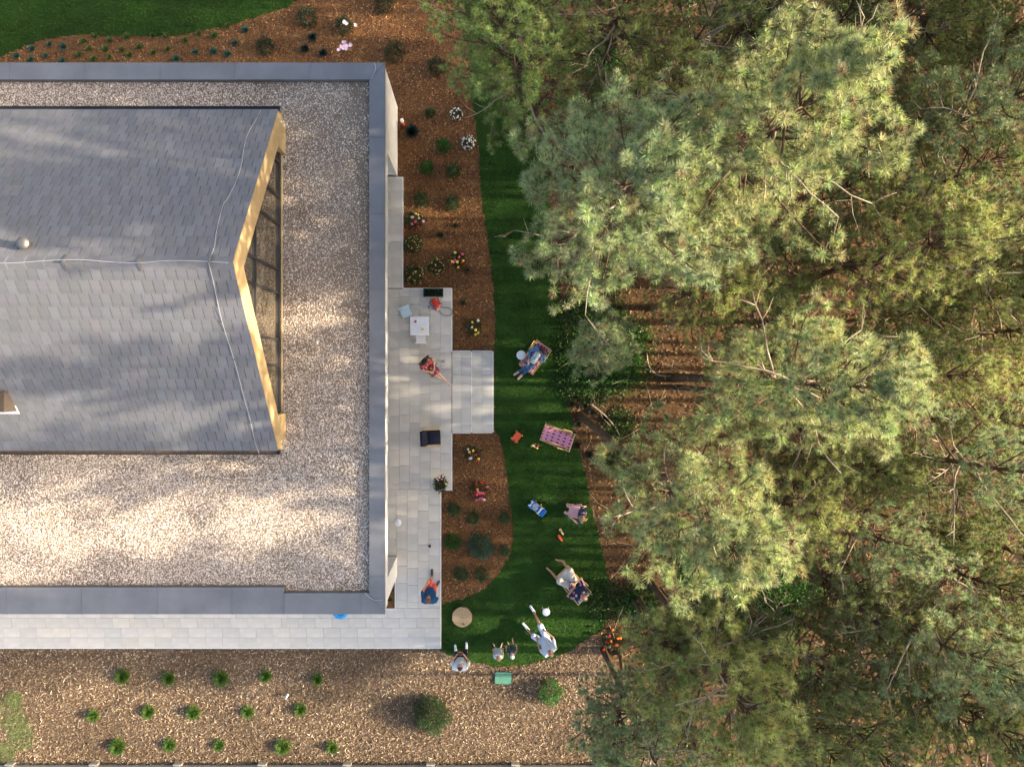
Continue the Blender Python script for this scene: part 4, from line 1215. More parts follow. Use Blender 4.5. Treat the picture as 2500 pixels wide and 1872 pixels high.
for u, v in [(1107, 419), (1028, 489), (1105, 498)]:
    plant('dark_shrub', 'round dark green shrub in the bed beside the narrow paving', 'shrub', 'dark shrubs beside the narrow paving', u, v, 'box', 18, .35)
for u, v in [(1112, 551), (1140, 660), (1130, 740), (1075, 575)]:
    plant('leafless_sprig', 'thin dark sprig in the bark bed near the rhododendrons', 'plant', 'sprigs in the east bed', u, v, 'sprig', 11, .2)
for u, v, r, lab in [(1009, 598, 23, 'yellow rhododendron beside the paving, nearest the upper tulips'), (1066, 652, 22, 'yellow rhododendron beside the pink and yellow tulips'), (1012, 672, 25, 'yellow rhododendron at the inner corner of the terrace')]:
    plant('rhododendron', lab, 'rhododendron', 'yellow rhododendrons', u, v, 'rhodo', r, .4, extra=((.62, .56, .22), 42, .028))
for u, v, r in [(1109, 1241, 17), (1155, 1263, 16), (1124, 1398, 18), (1176, 1401, 17), (1232, 1262, 14), (1232, 1341, 13)]:
    plant('young_shrub', 'young green shrub in the lower bed beside the lawn bend', 'shrub', 'young shrubs in the lower bed', u, v, 'box', r, .35)
plant('leafy_shrub', 'bright green leafy shrub beside the lower paving edge', 'shrub', None, 1106, 1320, 'bright', 20, .35)
plant('spreading_juniper', 'large grey-green juniper in the middle of the lower bed', 'bush', None, 1174, 1331, 'sage', 31, .5)
for u, v in [(1404, 966), (1393, 986), (1428, 990), (1446, 1006), (1478, 1024), (1411, 1034), (1409, 1086), (1438, 1108), (1462, 1130)]:
    plant('dark_tuft', 'low almost black tuft in the bark behind the empty deck chair', 'plant', 'dark tufts behind the empty deck chair', u, v, 'dark', 14, .16)
for u, v in [(953, 1462), (957, 1440)]:
    plant('pocket_plant', 'small green plant in the paved pocket by the wall', 'plant', 'pocket plants', u, v, 'sprig', 9, .12, TZ)

FL = {k_: M('petal_' + k_, c, .5, .12, 20, spec=.3) for k_, c in {'pink': (.78, .12, .22), 'yellow': (.82, .66, .10), 'red': (.45, .012, .015), 'pale': (.78, .62, .58), 'orange': (.82, .22, .03), 'white': (.80, .76, .66), 'lilac': (.72, .50, .62)}.items()}
def tulips(label, u, v, flowers, leaf_r=17, z0=0.0, hmax=.36):
    c = P(u, v, z0)
    root = thing('tulip_clump', label, 'tulips', c, None)
    n = 110
    a = rng.uniform(0, 2 * np.pi, n); q = np.sqrt(rng.uniform(0, 1, n)) * leaf_r / 68
    pos = np.stack([c.x + q * np.cos(a), c.y + q * np.sin(a), np.full(n, z0 + .01)], 1)
    d = np.stack([np.cos(a) * .6, np.sin(a) * .6, rng.uniform(.5, 1.2, n)], 1) + rng.normal(0, .3, (n, 3)); d /= np.linalg.norm(d, axis=1)[:, None]
    V, Q, C = leaf_quads(pos, d, rng.uniform(.12, .26, n), rng.uniform(.03, .05, n), np.array([.035, .09, .04])[None] * rng.uniform(.6, 1.3, (n, 1)))
    np_obj('foliage', V, Q, MAT['leaf'], C, root)
    for fu, fv, kind in flowers:
        h = random.uniform(.7, 1) * hmax
        p = P(fu, fv, z0 + h); b = Vector((p.x * .7 + c.x * .3, p.y * .7 + c.y * .3, z0))
        m = MB(); r_ = random.uniform(.040, .058)
        m.lathe([(.006, -.02), (r_ * .75, 0), (r_, .03), (r_ * .9, .06), (r_ * .55, .075), (r_ * .35, .05)], 7, p, .15)
        fl_ = m.build('flower', FL[kind], root, True)
        m = MB(); m.tube([b, p - Vector((0, 0, .02))], [.007, .005], 5); m.build('stalk', MAT['leafstem'], fl_)
    return root
MAT['leafstem'] = M('flower_stalk', (.06, .14, .03), .6)
tulips('tulips with large pink and small yellow blooms beside the narrow paving', 1014, 538, [(1006, 548, 'pink'), (1014, 542, 'pink'), (986, 563, 'pink'), (1015, 522, 'yellow'), (1021, 525, 'yellow'), (1007, 531, 'pale'), (1023, 533, 'pale'), (1033, 541, 'pale'), (1019, 554, 'red')])
tulips('mixed pink, yellow and red tulips out in the upper east bed', 1116, 633, [(1129, 621, 'pink'), (1121, 628, 'pink'), (1110, 636, 'pink'), (1107, 641, 'pink'), (1111, 617, 'yellow'), (1116, 640, 'yellow'), (1131, 637, 'yellow'), (1119, 653, 'yellow'), (1104, 639, 'yellow'), (1098, 628, 'red'), (1099, 645, 'red'), (1127, 642, 'red')])
tulips('yellow tulips in the bed corner above the steps', 1158, 799, [(1153, 787, 'yellow'), (1161, 806, 'yellow'), (1161, 816, 'yellow'), (1167, 813, 'yellow'), (1152, 799, 'pale'), (1167, 783, 'white')])
tulips('yellow, white and red tulips below the steps', 1154, 1107, [(1146, 1103, 'yellow'), (1155, 1100, 'yellow'), (1168, 1120, 'yellow'), (1143, 1096, 'pale'), (1161, 1110, 'red'), (1166, 1127, 'red'), (1150, 1118, 'white'), (1147, 1119, 'pale')])
tulips('dense bright pink and red tulips in the lower bed', 1170, 1198, [(1166, 1194, 'yellow'), (1189, 1188, 'pink'), (1167, 1200, 'pink'), (1172, 1204, 'pink'), (1178, 1203, 'pink'), (1164, 1207, 'pink'), (1163, 1220, 'pink'), (1170, 1217, 'pink'), (1176, 1216, 'pink'), (1160, 1202, 'red'), (1155, 1209, 'red'), (1181, 1207, 'red'), (1175, 1178, 'red'), (1162, 1182, 'red'), (1182, 1219, 'lilac')], 20)
tulips('orange and red tulips beneath the pines at the lawn end', 1505, 1560, [(1495, 1536, 'orange'), (1486, 1551, 'red'), (1491, 1564, 'orange'), (1483, 1567, 'red'), (1526, 1547, 'orange'), (1514, 1556, 'orange'), (1473, 1584, 'red'), (1476, 1590, 'orange'), (1516, 1575, 'red'), (1505, 1573, 'orange'), (1527, 1580, 'red'), (1508, 1557, 'orange')], 26)
# magnolia blossoms: star flowers on bare little trees
def magnolia(label, u, v, stars, colr, h):
    c = P(u, v)
    root = thing('magnolia', label, 'magnolia', c)
    m = MB()
    tops = [P(a, b, h) for a, b in stars]
    for p in tops: m.tube([c, c.lerp(p, .5) + Vector((0, 0, .05)), p], [.012, .008, .004], 5)
    m.build('stem', MAT['bark'], root)
    for p in tops:
        m = MB(); n = 9; a0 = random.uniform(0, 6)
        for q in range(n):
            a = a0 + q * 2 * math.pi / n + random.uniform(-.15, .15); L = random.uniform(.07, .10)
            d = Vector((math.cos(a), math.sin(a), .25)); s = Vector((-math.sin(a), math.cos(a), 0)) * .017
            m.add([p, p + d * L * .6 + s, p + d * L, p + d * L * .6 - s], [(0, 1, 2, 3)])
        m.ball(p, .014, 6, 4)
        m.build('flower', FL[colr], root)
magnolia('white star-flowered magnolia twig over a dark yew ball', 850, 62, [(841, 54), (868, 62), (846, 58)], 'white', .75)
magnolia('pink star-flowered magnolia above the parapet in the north bed', 841, 120, [(840, 104), (842, 112), (838, 118), (845, 120), (827, 122), (856, 111), (834, 114), (848, 113)], 'lilac', .6)
# ------------------------------------------------------------------ garden furniture and toys
def local(O, fwd):
    """frame: x to the thing's right, y forward, z up"""
    f = Vector((fwd[0], fwd[1], 0)).normalized(); r = Vector((f.y, -f.x, 0))
    return lambda x, y, z: Vector(O) + r * x + f * y + Vector((0, 0, z))
def img_dir(du, dv): return (du, -dv)

def deck_chair(label, O, fwd, cloth):
    root = thing('deck_chair', label, 'deck chair', O, 'wooden deck chairs on the lawn')
    T = local(O, fwd)
    for s in (-1, 1):
        m = MB(); m.bar(T(s * .31, .48, .03), T(s * .31, -.52, .86), .028, .045); m.build('back_rail', MAT['beech'], root)
        m = MB(); m.bar(T(s * .27, -.50, .03), T(s * .27, .52, .345), .028, .045); m.build('seat_rail', MAT['beech'], root)
        m = MB(); m.bar(T(s * .345, -.12, .53), T(s * .345, -.50, .16), .024, .035); m.build('prop', MAT['beech'], root)
        m = MB(); m.ball(T(s * .345, -.02, .44), .022, 8, 5); m.build('pivot', MAT['steel'], root)
    for (y, z, w) in ((-.51, .85, .33), (.515, .34, .30), (.47, .04, .32), (-.49, .04, .30), (-.50, .17, .35)):
        m = MB(); m.bar(T(-w, y, z), T(w, y, z), .03, .03); m.build('crossbar', MAT['beech'], root)
    prof = catmull([Vector((0, y, z)) for y, z in ((-.505, .87), (-.36, .63), (-.20, .42), (-.02, .315), (.18, .29), (.36, .32), (.51, .365))], 4)
    m = MB(); n = len(prof); V = []; Cc = []; nx = 8
    for i, p in enumerate(prof):
        for j in range(nx + 1):
            x = -.245 + .49 * j / nx
            V.append(T(x, p.y, p.z - .018 * (1 - (2 * j / nx - 1) ** 2) * math.sin(math.pi * i / (n - 1)))); Cc.append((i / (n - 1), j / nx, 0))
    Fs = [(i * (nx + 1) + j, i * (nx + 1) + j + 1, (i + 1) * (nx + 1) + j + 1, (i + 1) * (nx + 1) + j) for i in range(n - 1) for j in range(nx)]
    m.add(V, Fs); m.c = Cc
    o = m.build('sling', cloth, root, True, colors=True)
    md = o.modifiers.new('thick', 'SOLIDIFY'); md.thickness = .006
    return root

def stool(label, u, v, z=.42, r=.17, ground=0.0, group=None):
    p = P(u, v, ground + z); c = Vector((p.x, p.y, ground))
    root = thing('round_stool', label, 'stool', c, group)
    m = MB(); m.lathe([(r - .01, z - .03), (r, z - .025), (r, z - .006), (r - .008, z), (.001, z - .002)], 28, c); m.build('seat', MAT['white'], root, True)
    for k_ in range(3):
        a = k_ * 2.094 + .5
        m = MB(); m.tube([c + Vector((math.cos(a) * r * .7, math.sin(a) * r * .7, z - .03)), c + Vector((math.cos(a) * r * .95, math.sin(a) * r * .95, .012))], .014, 8); m.build('leg', MAT['white'], root, True)
    return root
stool('round white stool standing beside the occupied pink deck chair', 1272.5, 867, .40, .165, group='white stools on the lawn')
stool('round white stool on the lawn near the seated man in white', 1333.5, 1494, .40, .135, group='white stools on the lawn')

D1 = P(1303, 874); F1 = img_dir(-.574, .819)
deck_chair('pink patterned deck chair with a woman in denim sitting in it', D1, F1, MAT['pinkcloth'])
D2 = P(1356, 1064); F2 = img_dir(-.945, -.327)
deck_chair('empty pink deck chair with red diamond pattern', D2, F2, MAT['pinkcloth'])
D3 = P(1394, 1417); F3 = img_dir(-.70, -.71)
deck_chair('white canvas deck chair with a man in navy shirt sitting in it', D3, F3, MAT['canvas'])

def small_chair(label, c, fwd, mat, w=.30, sh=.30, bh=.56, d=.30, group=None, name='chair', back_t=.03):
    root = thing(name, label, 'chair', c, group)
    T = local(c, fwd); R_ = Matrix((local((0, 0, 0), fwd)(1, 0, 0), local((0, 0, 0), fwd)(0, 1, 0), (0, 0, 1))).transposed()
    m = MB(); m.box(T(0, 0, sh - .012), (w, d, .024), R_); m.build('seat', mat, root)
    m = MB(); m.box(T(0, -d / 2 - back_t / 2, (sh + bh) / 2 + .02), (w + .06, back_t, bh - sh + .02), R_); m.build('backrest', mat, root)
    for sx in (-1, 1):
        for sy in (-1, 1):
            m = MB(); m.bar(T(sx * (w / 2 - .02), sy * (d / 2 - .02), sh - .02), T(sx * (w / 2 + .012), sy * (d / 2 + .012), .0), .03, .03); m.build('leg', mat, root)
    return root
small_chair("pale blue child's chair standing askew beside the small white table", P(993, 764, TZ), img_dir(.42, .91), MAT['paleblue'], .34, .30, .52, .33, "children's chairs", 'childs_chair')
small_chair("white child's chair pushed under the small white table", P(1029.5, 826, TZ), img_dir(0, -1), MAT['white'], .33, .30, .52, .33, "children's chairs", 'childs_chair')
c = P(1027, 798, TZ); c = Vector((c.x, c.y, TZ))
tb = thing('childs_table', "small square white child's table on the terrace", 'table', c)
m = MB(); m.box(c + Vector((0, 0, .46)), (.65, .65, .03)); m.build('tabletop', MAT['white'], tb)
for sx in (-1, 1):
    for sy in (-1, 1):
        m = MB(); m.box(c + Vector((sx * .28, sy * .28, .223)), (.045, .045, .444)); m.build('leg', MAT['white'], tb)
def cup(name, label, u, v, z, mat, r=.036, h=.07, inner=None, cat='cup'):
    p = P(u, v, z + h); p = Vector((p.x, p.y, z))
    root = thing(name, label, cat, p)
    m = MB(); m.lathe([(r * .75, 0), (r * .9, h * .5), (r, h), (r * .8, h), (r * .7, h * .25)], 16, p); m.build('body', mat, root, True)
    m = MB(); m.lathe([(r * .72, h * .72), (.001, h * .73)], 16, p); m.build('drink', inner or mat, root)
    return root
cup('toy_cup', 'small magenta cup on the white table', 1014.5, 785, TZ + .475, MAT['magenta'], .042)
cup('toy_cup', 'small yellow cup on the white table', 1031.8, 804, TZ + .475, MAT['yellow'], .042)
cup('mug', 'small dark mug standing on the terrace beside the woman in floral dress', 1083, 882, TZ, MAT['brown'], .045, .09, MAT['white'], 'mug')
cup('candle_pot', 'small dark brown pot standing alone on the lower terrace', 1049, 1333, TZ, MAT['brown'], .05, .12, MAT['black'], 'pot')

# navy armchair with wooden arms
c = P(1057, 1065, TZ); T = local(c, (1, 0.05))
R_ = Matrix((local((0, 0, 0), (1, .05))(1, 0, 0), local((0, 0, 0), (1, .05))(0, 1, 0), (0, 0, 1))).transposed()
ar = thing('armchair', 'navy fabric armchair with pale wooden arms on the terrace', 'armchair', c)
def soft(mb, cc, size, rot, b=.03):
    hx, hy, hz = [q / 2 for q in size]; V = []
    for z, k_ in ((-hz, b), (-hz + b, 0), (hz - b, 0), (hz, b)):
        for sx, sy in ((-1, -1), (1, -1), (1, 1), (-1, 1)): V.append(Vector(cc) + rot @ Vector((sx * (hx - k_), sy * (hy - k_), z)))
    mb.add(V, [(3, 2, 1, 0), (12, 13, 14, 15)] + [(r_ * 4 + q, r_ * 4 + (q + 1) % 4, r_ * 4 + 4 + (q + 1) % 4, r_ * 4 + 4 + q) for r_ in range(3) for q in range(4)])
m = MB(); soft(m, T(0, .03, .40), (.50, .52, .13), R_, .035); m.build('seat', MAT['navy'], ar, True)
Rb = R_ @ Matrix.Rotation(math.radians(14), 3, 'X')
m = MB(); soft(m, T(0, -.27, .64), (.52, .13, .52), Rb, .045); m.build('backrest', MAT['navy'], ar, True)
for s in (-1, 1):
    m = MB(); m.bar(T(s * .30, .27, .58), T(s * .30, -.28, .60), .055, .028); m.build('armrest', MAT['beech'], ar)
    for yy in (.24, -.24):
        m = MB(); m.bar(T(s * .30, yy, .57), T(s * .30, yy * 1.05, 0), .035, .035); m.build('leg', MAT['beech'], ar)

# planter, sprayer, pot plant, drain lid, stump, valve lid
c = P(1058.5, 715.5, TZ); c = Vector((c.x, c.y, TZ))
pl = thing('seedling_tray', 'black seedling tray of dark green plants at the terrace edge', 'planter', c)
m = MB()
for dx, dy, sx, sy in ((0, .135, .70, .02), (0, -.135, .70, .02), (-.34, 0, .02, .25), (.34, 0, .02, .25), (.08, 0, .015, .25)): m.box(c + Vector((dx, dy, .08)), (sx, sy, .16))
m.build('tray', MAT['black'], pl)
m = MB(); m.box(c + Vector((0, 0, .055)), (.67, .25, .10)); m.build('soil', MAT['soil'], pl)
n = 420
pos = np.stack([c.x + rng.uniform(-.32, .32, n), c.y + rng.uniform(-.12, .12, n), np.full(n, TZ + .10)], 1)
d = rng.normal(0, .5, (n, 3)); d[:, 2] = np.abs(d[:, 2]) + .6; d /= np.linalg.norm(d, axis=1)[:, None]
V, Q, C = leaf_quads(pos, d, rng.uniform(.05, .13, n), rng.uniform(.02, .035, n), np.array([.02, .075, .025])[None] * rng.uniform(.5, 1.6, (n, 1)))
np_obj('foliage', V, Q, MAT['leaf'], C, pl)

def zp(u, v, z): return P(u, v, TZ + z)
c = zp(1064, 742, 0)
sp_ = thing('toy_sprayer', 'red toy backpack sprayer with black hose looped on the terrace', 'toy', c)
m = MB(); a = math.radians(-52)
R3 = Matrix.Rotation(a, 3, 'Z')
soft(m, zp(1064.5, 740.5, .11), (.30, .22, .20), R3, .05)
m.ball(zp(1060, 735, .12), (.10, .10, .09), 12, 8)
m.build('tank', MAT['red'], sp_, True)
for q in (-.06, -.02, .02, .06, .10):
    m = MB(); cc = zp(1064.5, 740.5, .212); m.box(cc + R3 @ Vector((q, 0, 0)), (.012, .16, .01), R3); m.build('rib', MAT['red'], sp_)
m = MB(); m.tube(catmull([zp(u, v, z) for u, v, z in ((1067, 726, .05), (1071, 733, .16), (1074, 742, .2), (1079, 741, .05))]), .012, 6); m.tube(catmull([zp(u, v, z) for u, v, z in ((1056, 737, .12), (1050, 737, .04), (1050, 743, .02), (1056, 748, .03), (1062, 750, .06))]), .012, 6); m.build('strap', MAT['rubber'], sp_)
hose = [(1075, 749.5, .06), (1085, 751, .03), (1094, 751.5, .02), (1101, 755, .02), (1103.5, 761.5, .02), (1101, 768, .02), (1094, 771, .02), (1085, 770, .02), (1079, 766, .02), (1073, 761, .03), (1067, 758.5, .05)]
m = MB(); m.tube(catmull([zp(*q) for q in hose]), .010, 7); m.build('hose', MAT['rubber'], sp_, True)
m = MB(); m.tube([zp(1066, 758, .05), zp(1063, 756, .06), zp(1066, 752, .07)], [.03, .035, .028], 8); m.build('grip', MAT['red'], sp_, True)
m = MB(); m.tube([zp(1062, 755, .05), zp(1052, 753, .04)], .014, 8); m.build('lance', MAT['blue'], sp_)
m = MB(); m.ball(zp(1049.5, 752.5, .05), .03, 10, 6); m.build('nozzle', MAT['yellow'], sp_, True)
m = MB(); m.ball(zp(1047, 749.5, .05), (.03, .03, .035), 10, 6); m.build('nozzle_cap', MAT['black'], sp_, True)
m = MB(); m.ball(zp(1067.5, 759.5, .05), .022, 8, 6); m.build('trigger', MAT['yellow'], sp_, True)

c = P(1076, 1180, TZ)
pp = thing('pot_plant', 'potted leafy plant with small pink flowers at the terrace corner', 'pot plant', c)
m = MB(); m.lathe([(.11, 0), (.15, .24), (.165, .24), (.165, .28), (.14, .28), (.13, .24)], 20, c); m.build('pot', MAT['terracotta'], pp, True)
n = 900; p_, d = dome(n, (c.x + .0, c.y + .03, TZ + .26), (.25, .30, .30), .3)
d = d + rng.normal(0, .6, d.shape); d /= np.linalg.norm(d, axis=1)[:, None]
V, Q, C = leaf_quads(p_, d, rng.uniform(.04, .09, n), rng.uniform(.02, .035, n), np.array([.018, .05, .018])[None] * np.exp(rng.normal(0, .35, (n, 1))))
np_obj('foliage', V, Q, MAT['leaf'], C, pp)
for fu, fv, kind in ((1070, 1172, 'lilac'), (1067, 1168, 'pale'), (1073, 1165, 'pale'), (1082, 1163, 'lilac'), (1069, 1202, 'lilac'), (1091, 1181, 'yellow'), (1078, 1170, 'pink')):
    m = MB(); q = P(fu, fv, TZ + .5); m.lathe([(.008, -.015), (.032, 0), (.026, .02), (.01, .02)], 7, q, .2); m.build('flower', FL[kind], pp, True)

c = P(971, 1275, TZ); c.z = TZ + .001
dr = thing('drain_lid', 'white round inspection lid on the paving near the wall', 'drain lid', c)
m = MB(); m.lathe([(.135, 0), (.135, .012), (.12, .022), (.001, .022)], 28, c); m.build('lid', MAT['white'], dr, True)
m = MB(); m.bar(c + Vector((-.06, .08, .026)), c + Vector((.05, -.08, .026)), .012, .012); m.build('handle', MAT['greyplastic'], dr)

c = P(1128, 1506, .12); c = Vector((c.x, c.y, 0))
st = thing('tree_stump', 'sawn round tree stump standing on the lawn corner', 'stump', c)
m = MB(); m.lathe([(.375, 0), (.365, .05), (.362, .115)], 26, c, .045); m.build('bark', MAT['bark'], st, True)
m = MB(); m.lathe([(.36, .11), (.356, .12), (.001, .123)], 26, (0, 0, 0), .03); o = m.build('cut_face', MAT['stump'], None); o.parent = st
m = MB(); m.bar(c + Vector((.02, -.22, .124)), c + Vector((.09, -.28, .124)), .02, .004); m.bar(c + Vector((.05, -.19, .124)), c + Vector((.0, -.27, .124)), .016, .004); m.build('crack', MAT['brown'], st)

c = P(1228.5, 1655, .07); c = Vector((c.x, c.y, 0))
vl = thing('valve_box', 'green plastic valve box lid set in the bark below the lawn', 'valve box', c)
def rrect(w, d, r, n=5, rot=0):
    q = []
    for cx, cy, a0 in ((w / 2 - r, d / 2 - r, 0), (-w / 2 + r, d / 2 - r, 90), (-w / 2 + r, -d / 2 + r, 180), (w / 2 - r, -d / 2 + r, 270)):
        for k_ in range(n + 1):
            a = math.radians(a0 + 90 * k_ / n); q.append((cx + r * math.cos(a), cy + r * math.sin(a)))
    co, si = math.cos(rot), math.sin(rot)
    return [(x * co - y * si, x * si + y * co) for x, y in q]
m = MB(); m.prism([(c.x + x, c.y + y) for x, y in rrect(.62, .45, .06, rot=-.04)], -.02, .045); m.build('frame', MAT['black'], vl)
m = MB(); m.prism([(c.x + x, c.y + y) for x, y in rrect(.585, .415, .05, rot=-.04)], .03, .07); m.build('lid', MAT['green'], vl)

# toys on the lawn
def frame3(fwd):
    g_ = local((0, 0, 0), fwd)
    return Matrix((g_(1, 0, 0), g_(0, 1, 0), (0, 0, 1))).transposed()
c = P(1311, 1238); fw = img_dir(.785, .62); T = local(c, fw); R_ = frame3(fw)
tk = thing('toy_truck', 'blue and white ride-on toy truck with grey bed on the lawn', 'toy truck', c)
m = MB(); m.box(T(0, -.02, .14), (.27, .58, .10), R_); m.build('chassis', MAT['blue'], tk)
m = MB(); soft(m, T(0, .24, .22), (.29, .17, .12), R_, .04); m.build('bonnet', MAT['blue'], tk, True)
m = MB(); m.box(T(0, .10, .31), (.29, .035, .16), R_ @ Matrix.Rotation(.35, 3, 'X')); m.build('windscreen', MAT['white'], tk)
m = MB(); m.box(T(0, -.06, .215), (.27, .30, .05), R_); m.build('bed', MAT['greyplastic'], tk)
m = MB(); m.box(T(0, .045, .27), (.22, .09, .06), R_); m.build('dashboard', MAT['blue'], tk)
m = MB(); m.lathe([(.045, 0), (.05, .015), (.02, .022)], 14, T(0.01, -.02, .25)); m.build('steering_wheel', MAT['white'], tk, True)
for s in (-1, 1):
    m = MB(); m.box(T(s * .125, -.26, .30), (.05, .17, .08), R_); m.build('side_grip', MAT['blue'], tk)
    m = MB(); m.box(T(s * .08, -.345, .33), (.03, .05, .05), R_); m.build('grip_end', MAT['white'], tk)
    m = MB(); m.box(T(s * .139, .12, .235), (.018, .16, .07), R_); m.build('door_rail', MAT['white'], tk)
    for yy in (.19, -.2):
        m = MB(); cc = T(s * .15, yy, .075); ax = R_ @ Vector((1, 0, 0)); m.tube([cc - ax * .025, cc + ax * .025], .075, 16)
        w_ = m.build('wheel', MAT['rubber'], tk); m = MB(); m.tube([cc - ax * .028, cc + ax * .028], .035, 12); m.build('hub', MAT['yellow'], w_)
m = MB(); m.bar(T(-.1, -.29, .345), T(.1, -.29, .345), .03, .03); m.build('push_handle', MAT['white'], tk)
m = MB(); m.ball(T(-.19, .02, .25), (.03, .03, .02), 8, 5); m.build('mirror', MAT['yellow'], tk)

c = P(1261, 1066); fw = img_dir(.60, -.80); T = local(c, fw); R_ = frame3(fw)
tr = thing('toy_barrow', 'small orange-red toy wheelbarrow tray lying on the lawn', 'toy', c)
m = MB()
V = [T(x, y, z) for z, (a, b, e) in ((.05, (.085, .14, .10)), (.15, (.12, .18, .15))) for x, y in ((-a, b), (a, b), (e * .8, -b), (-e * .8, -b))]
m.add(V, [(3, 2, 1, 0)] + [(q, (q + 1) % 4, 4 + (q + 1) % 4, 4 + q) for q in range(4)] + [(4, 5, 6, 7)]); m.build('tray', MAT['orange'], tr)
m = MB(); m.box(T(0, -.145, .152), (.085, .03, .012), R_); m.build('grip_slot', MAT['black'], tr)
for x, y in ((.13, .16), (-.13, .16), (.13, -.14), (-.13, -.14)):
    m = MB(); m.ball(T(x, y, .04), (.028, .028, .035), 10, 6); m.build('wheel', MAT['yellow'], tr, True)
c = P(1306, 1089)
tg = thing('toy_drill', 'tiny red, white and yellow toy tool lying on the lawn', 'toy', c)
for nm, a, b, r_, mt in (('shaft', (1301, 1087), (1306, 1091), .022, 'white'), ('head', (1298, 1088.5), (1300.5, 1086.5), .035, 'yellow'), ('handle', (1308, 1093), (1314, 1087.5), .028, 'red'), ('tip', (1304, 1086), (1307, 1083.5), .014, 'greyplastic'), ('battery', (1309, 1093), (1312, 1094), .034, 'yellow')):
    m = MB(); m.cap(P(*a, .045), P(*b, .045), r_, r_, 10); m.build(nm, MAT[mt], tg, True)
def flipflop(label, u, v, fwd, sole, strap):
    c = P(u, v); T = local(c, fwd)
    root = thing('flip_flop', label, 'flip-flop', c)
    q = [(.0, .13), (.035, .12), (.05, .08), (.046, .03), (.032, -.03), (.034, -.08), (.028, -.12), (0, -.135), (-.028, -.12), (-.036, -.08), (-.03, -.03), (-.04, .03), (-.045, .08), (-.032, .12)]
    m = MB(); m.prism([tuple(T(x, y, 0)[:2]) for x, y in smooth_poly(q, 1)], .03, .055); m.build('sole', sole, root)
    for s in (-1, 1):
        m = MB(); m.tube(catmull([T(0, .075, .056), T(s * .03, .03, .085), T(s * .04, -.015, .056)], 3), .008, 6); m.build('strap', strap, root)
flipflop('cream flip-flop with dark strap lying on the lawn', 1370.5, 1297, img_dir(-.55, -.83), MAT['cream'], MAT['black'])
flipflop('orange flip-flop lying on the lawn', 1367.5, 1312, img_dir(-.55, -.83), MAT['orange'], MAT['orange'])

c = P(831, 1492, TZ + .1); c.z = TZ
bt = thing('toy_ring', 'blue scalloped inflatable ring with pale yellow middle by the house wall', 'toy ring', c)
m = MB()
Vr = []; nn, mm = 28, 8
for i in range(nn):
    a = 2 * math.pi * i / nn; rt = .095 * (1 + .14 * math.cos(a * 9))
    for j in range(mm):
        b = 2 * math.pi * j / mm; r_ = .185 + rt * math.cos(b)
        Vr.append(c + Vector((r_ * math.cos(a), r_ * math.sin(a), .08 + rt * math.sin(b))))
m.add(Vr, [(i * mm + j, ((i + 1) % nn) * mm + j, ((i + 1) % nn) * mm + (j + 1) % mm, i * mm + (j + 1) % mm) for i in range(nn) for j in range(mm)]); m.build('ring', MAT['skyblue'], bt, True)
m = MB(); m.lathe([(.11, .09), (.115, .12), (.001, .14)], 20, c); m.build('middle', M('pale_yellow', (.82, .76, .42), .5), bt, True)

c = P(981, 293, .55); c = Vector((c.x, c.y, 0))
bl = thing('bollard_lamp', 'short white-topped garden lamp beside the blank house wall', 'lamp', c)
m = MB(); m.lathe([(.05, 0), (.05, .40)], 14, c); m.build('post', MAT['orange'], bl, True)
m = MB(); m.lathe([(.055, .40), (.065, .43), (.065, .53), (.05, .56), (.001, .565)], 16, c); m.build('lamp_head', MAT['white'], bl, True)
c = P(703, 1695); 
sl = thing('spot_lamp', 'small grey garden spotlight on a spike in the dry bark', 'lamp', c)
m = MB(); m.tube([c, c + Vector((0, 0, .14))], .012, 8); m.build('spike', MAT['black'], sl)
m = MB(); m.tube([c + Vector((-.04, -.05, .16)), c + Vector((.05, .10, .17))], [.05, .04], 14); m.build('housing', MAT['greyplastic'], sl, True)
m = MB(); m.tube([c + Vector((-.046, -.06, .159)), c + Vector((-.04, -.05, .16))], [.043, .043], 14); m.build('lens', MAT['white'], sl)

# low fence along the dry bed
fy = P(0, 1864).y
fn = thing('garden_fence', 'low concrete-footed garden fence along the far side of the dry bed', 'fence', (-6, fy, 0))
pu = [-176, 28, 232, 436, 641, 847, 1050, 1256, 1462]
px_ = [P(u, 0).x for u in pu]
for x in px_:
    m = MB(); m.box((x, fy - .05, .75), (.12, .14, 1.5)); po = m.build('post', MAT['concrete'], fn)
    m = MB(); m.box((x + .03, fy + .035, .10), (.30, .10, .20)); m.build('footing', MAT['concrete'], po)
for i in range(len(px_) - 1):
    x0, x1 = px_[i] + .066, px_[i + 1] - .066
    m = MB(); m.box(((x0 + x1) / 2, fy - .06, .13), (x1 - x0, .06, .26)); m.build('gravel_board', MAT['concrete'], fn)
    for zz in (.5, .9, 1.3):
        m = MB(); m.box(((x0 + x1) / 2, fy - .06, zz), (x1 - x0, .03, .04)); m.build('rail', MAT['gutter'], fn)

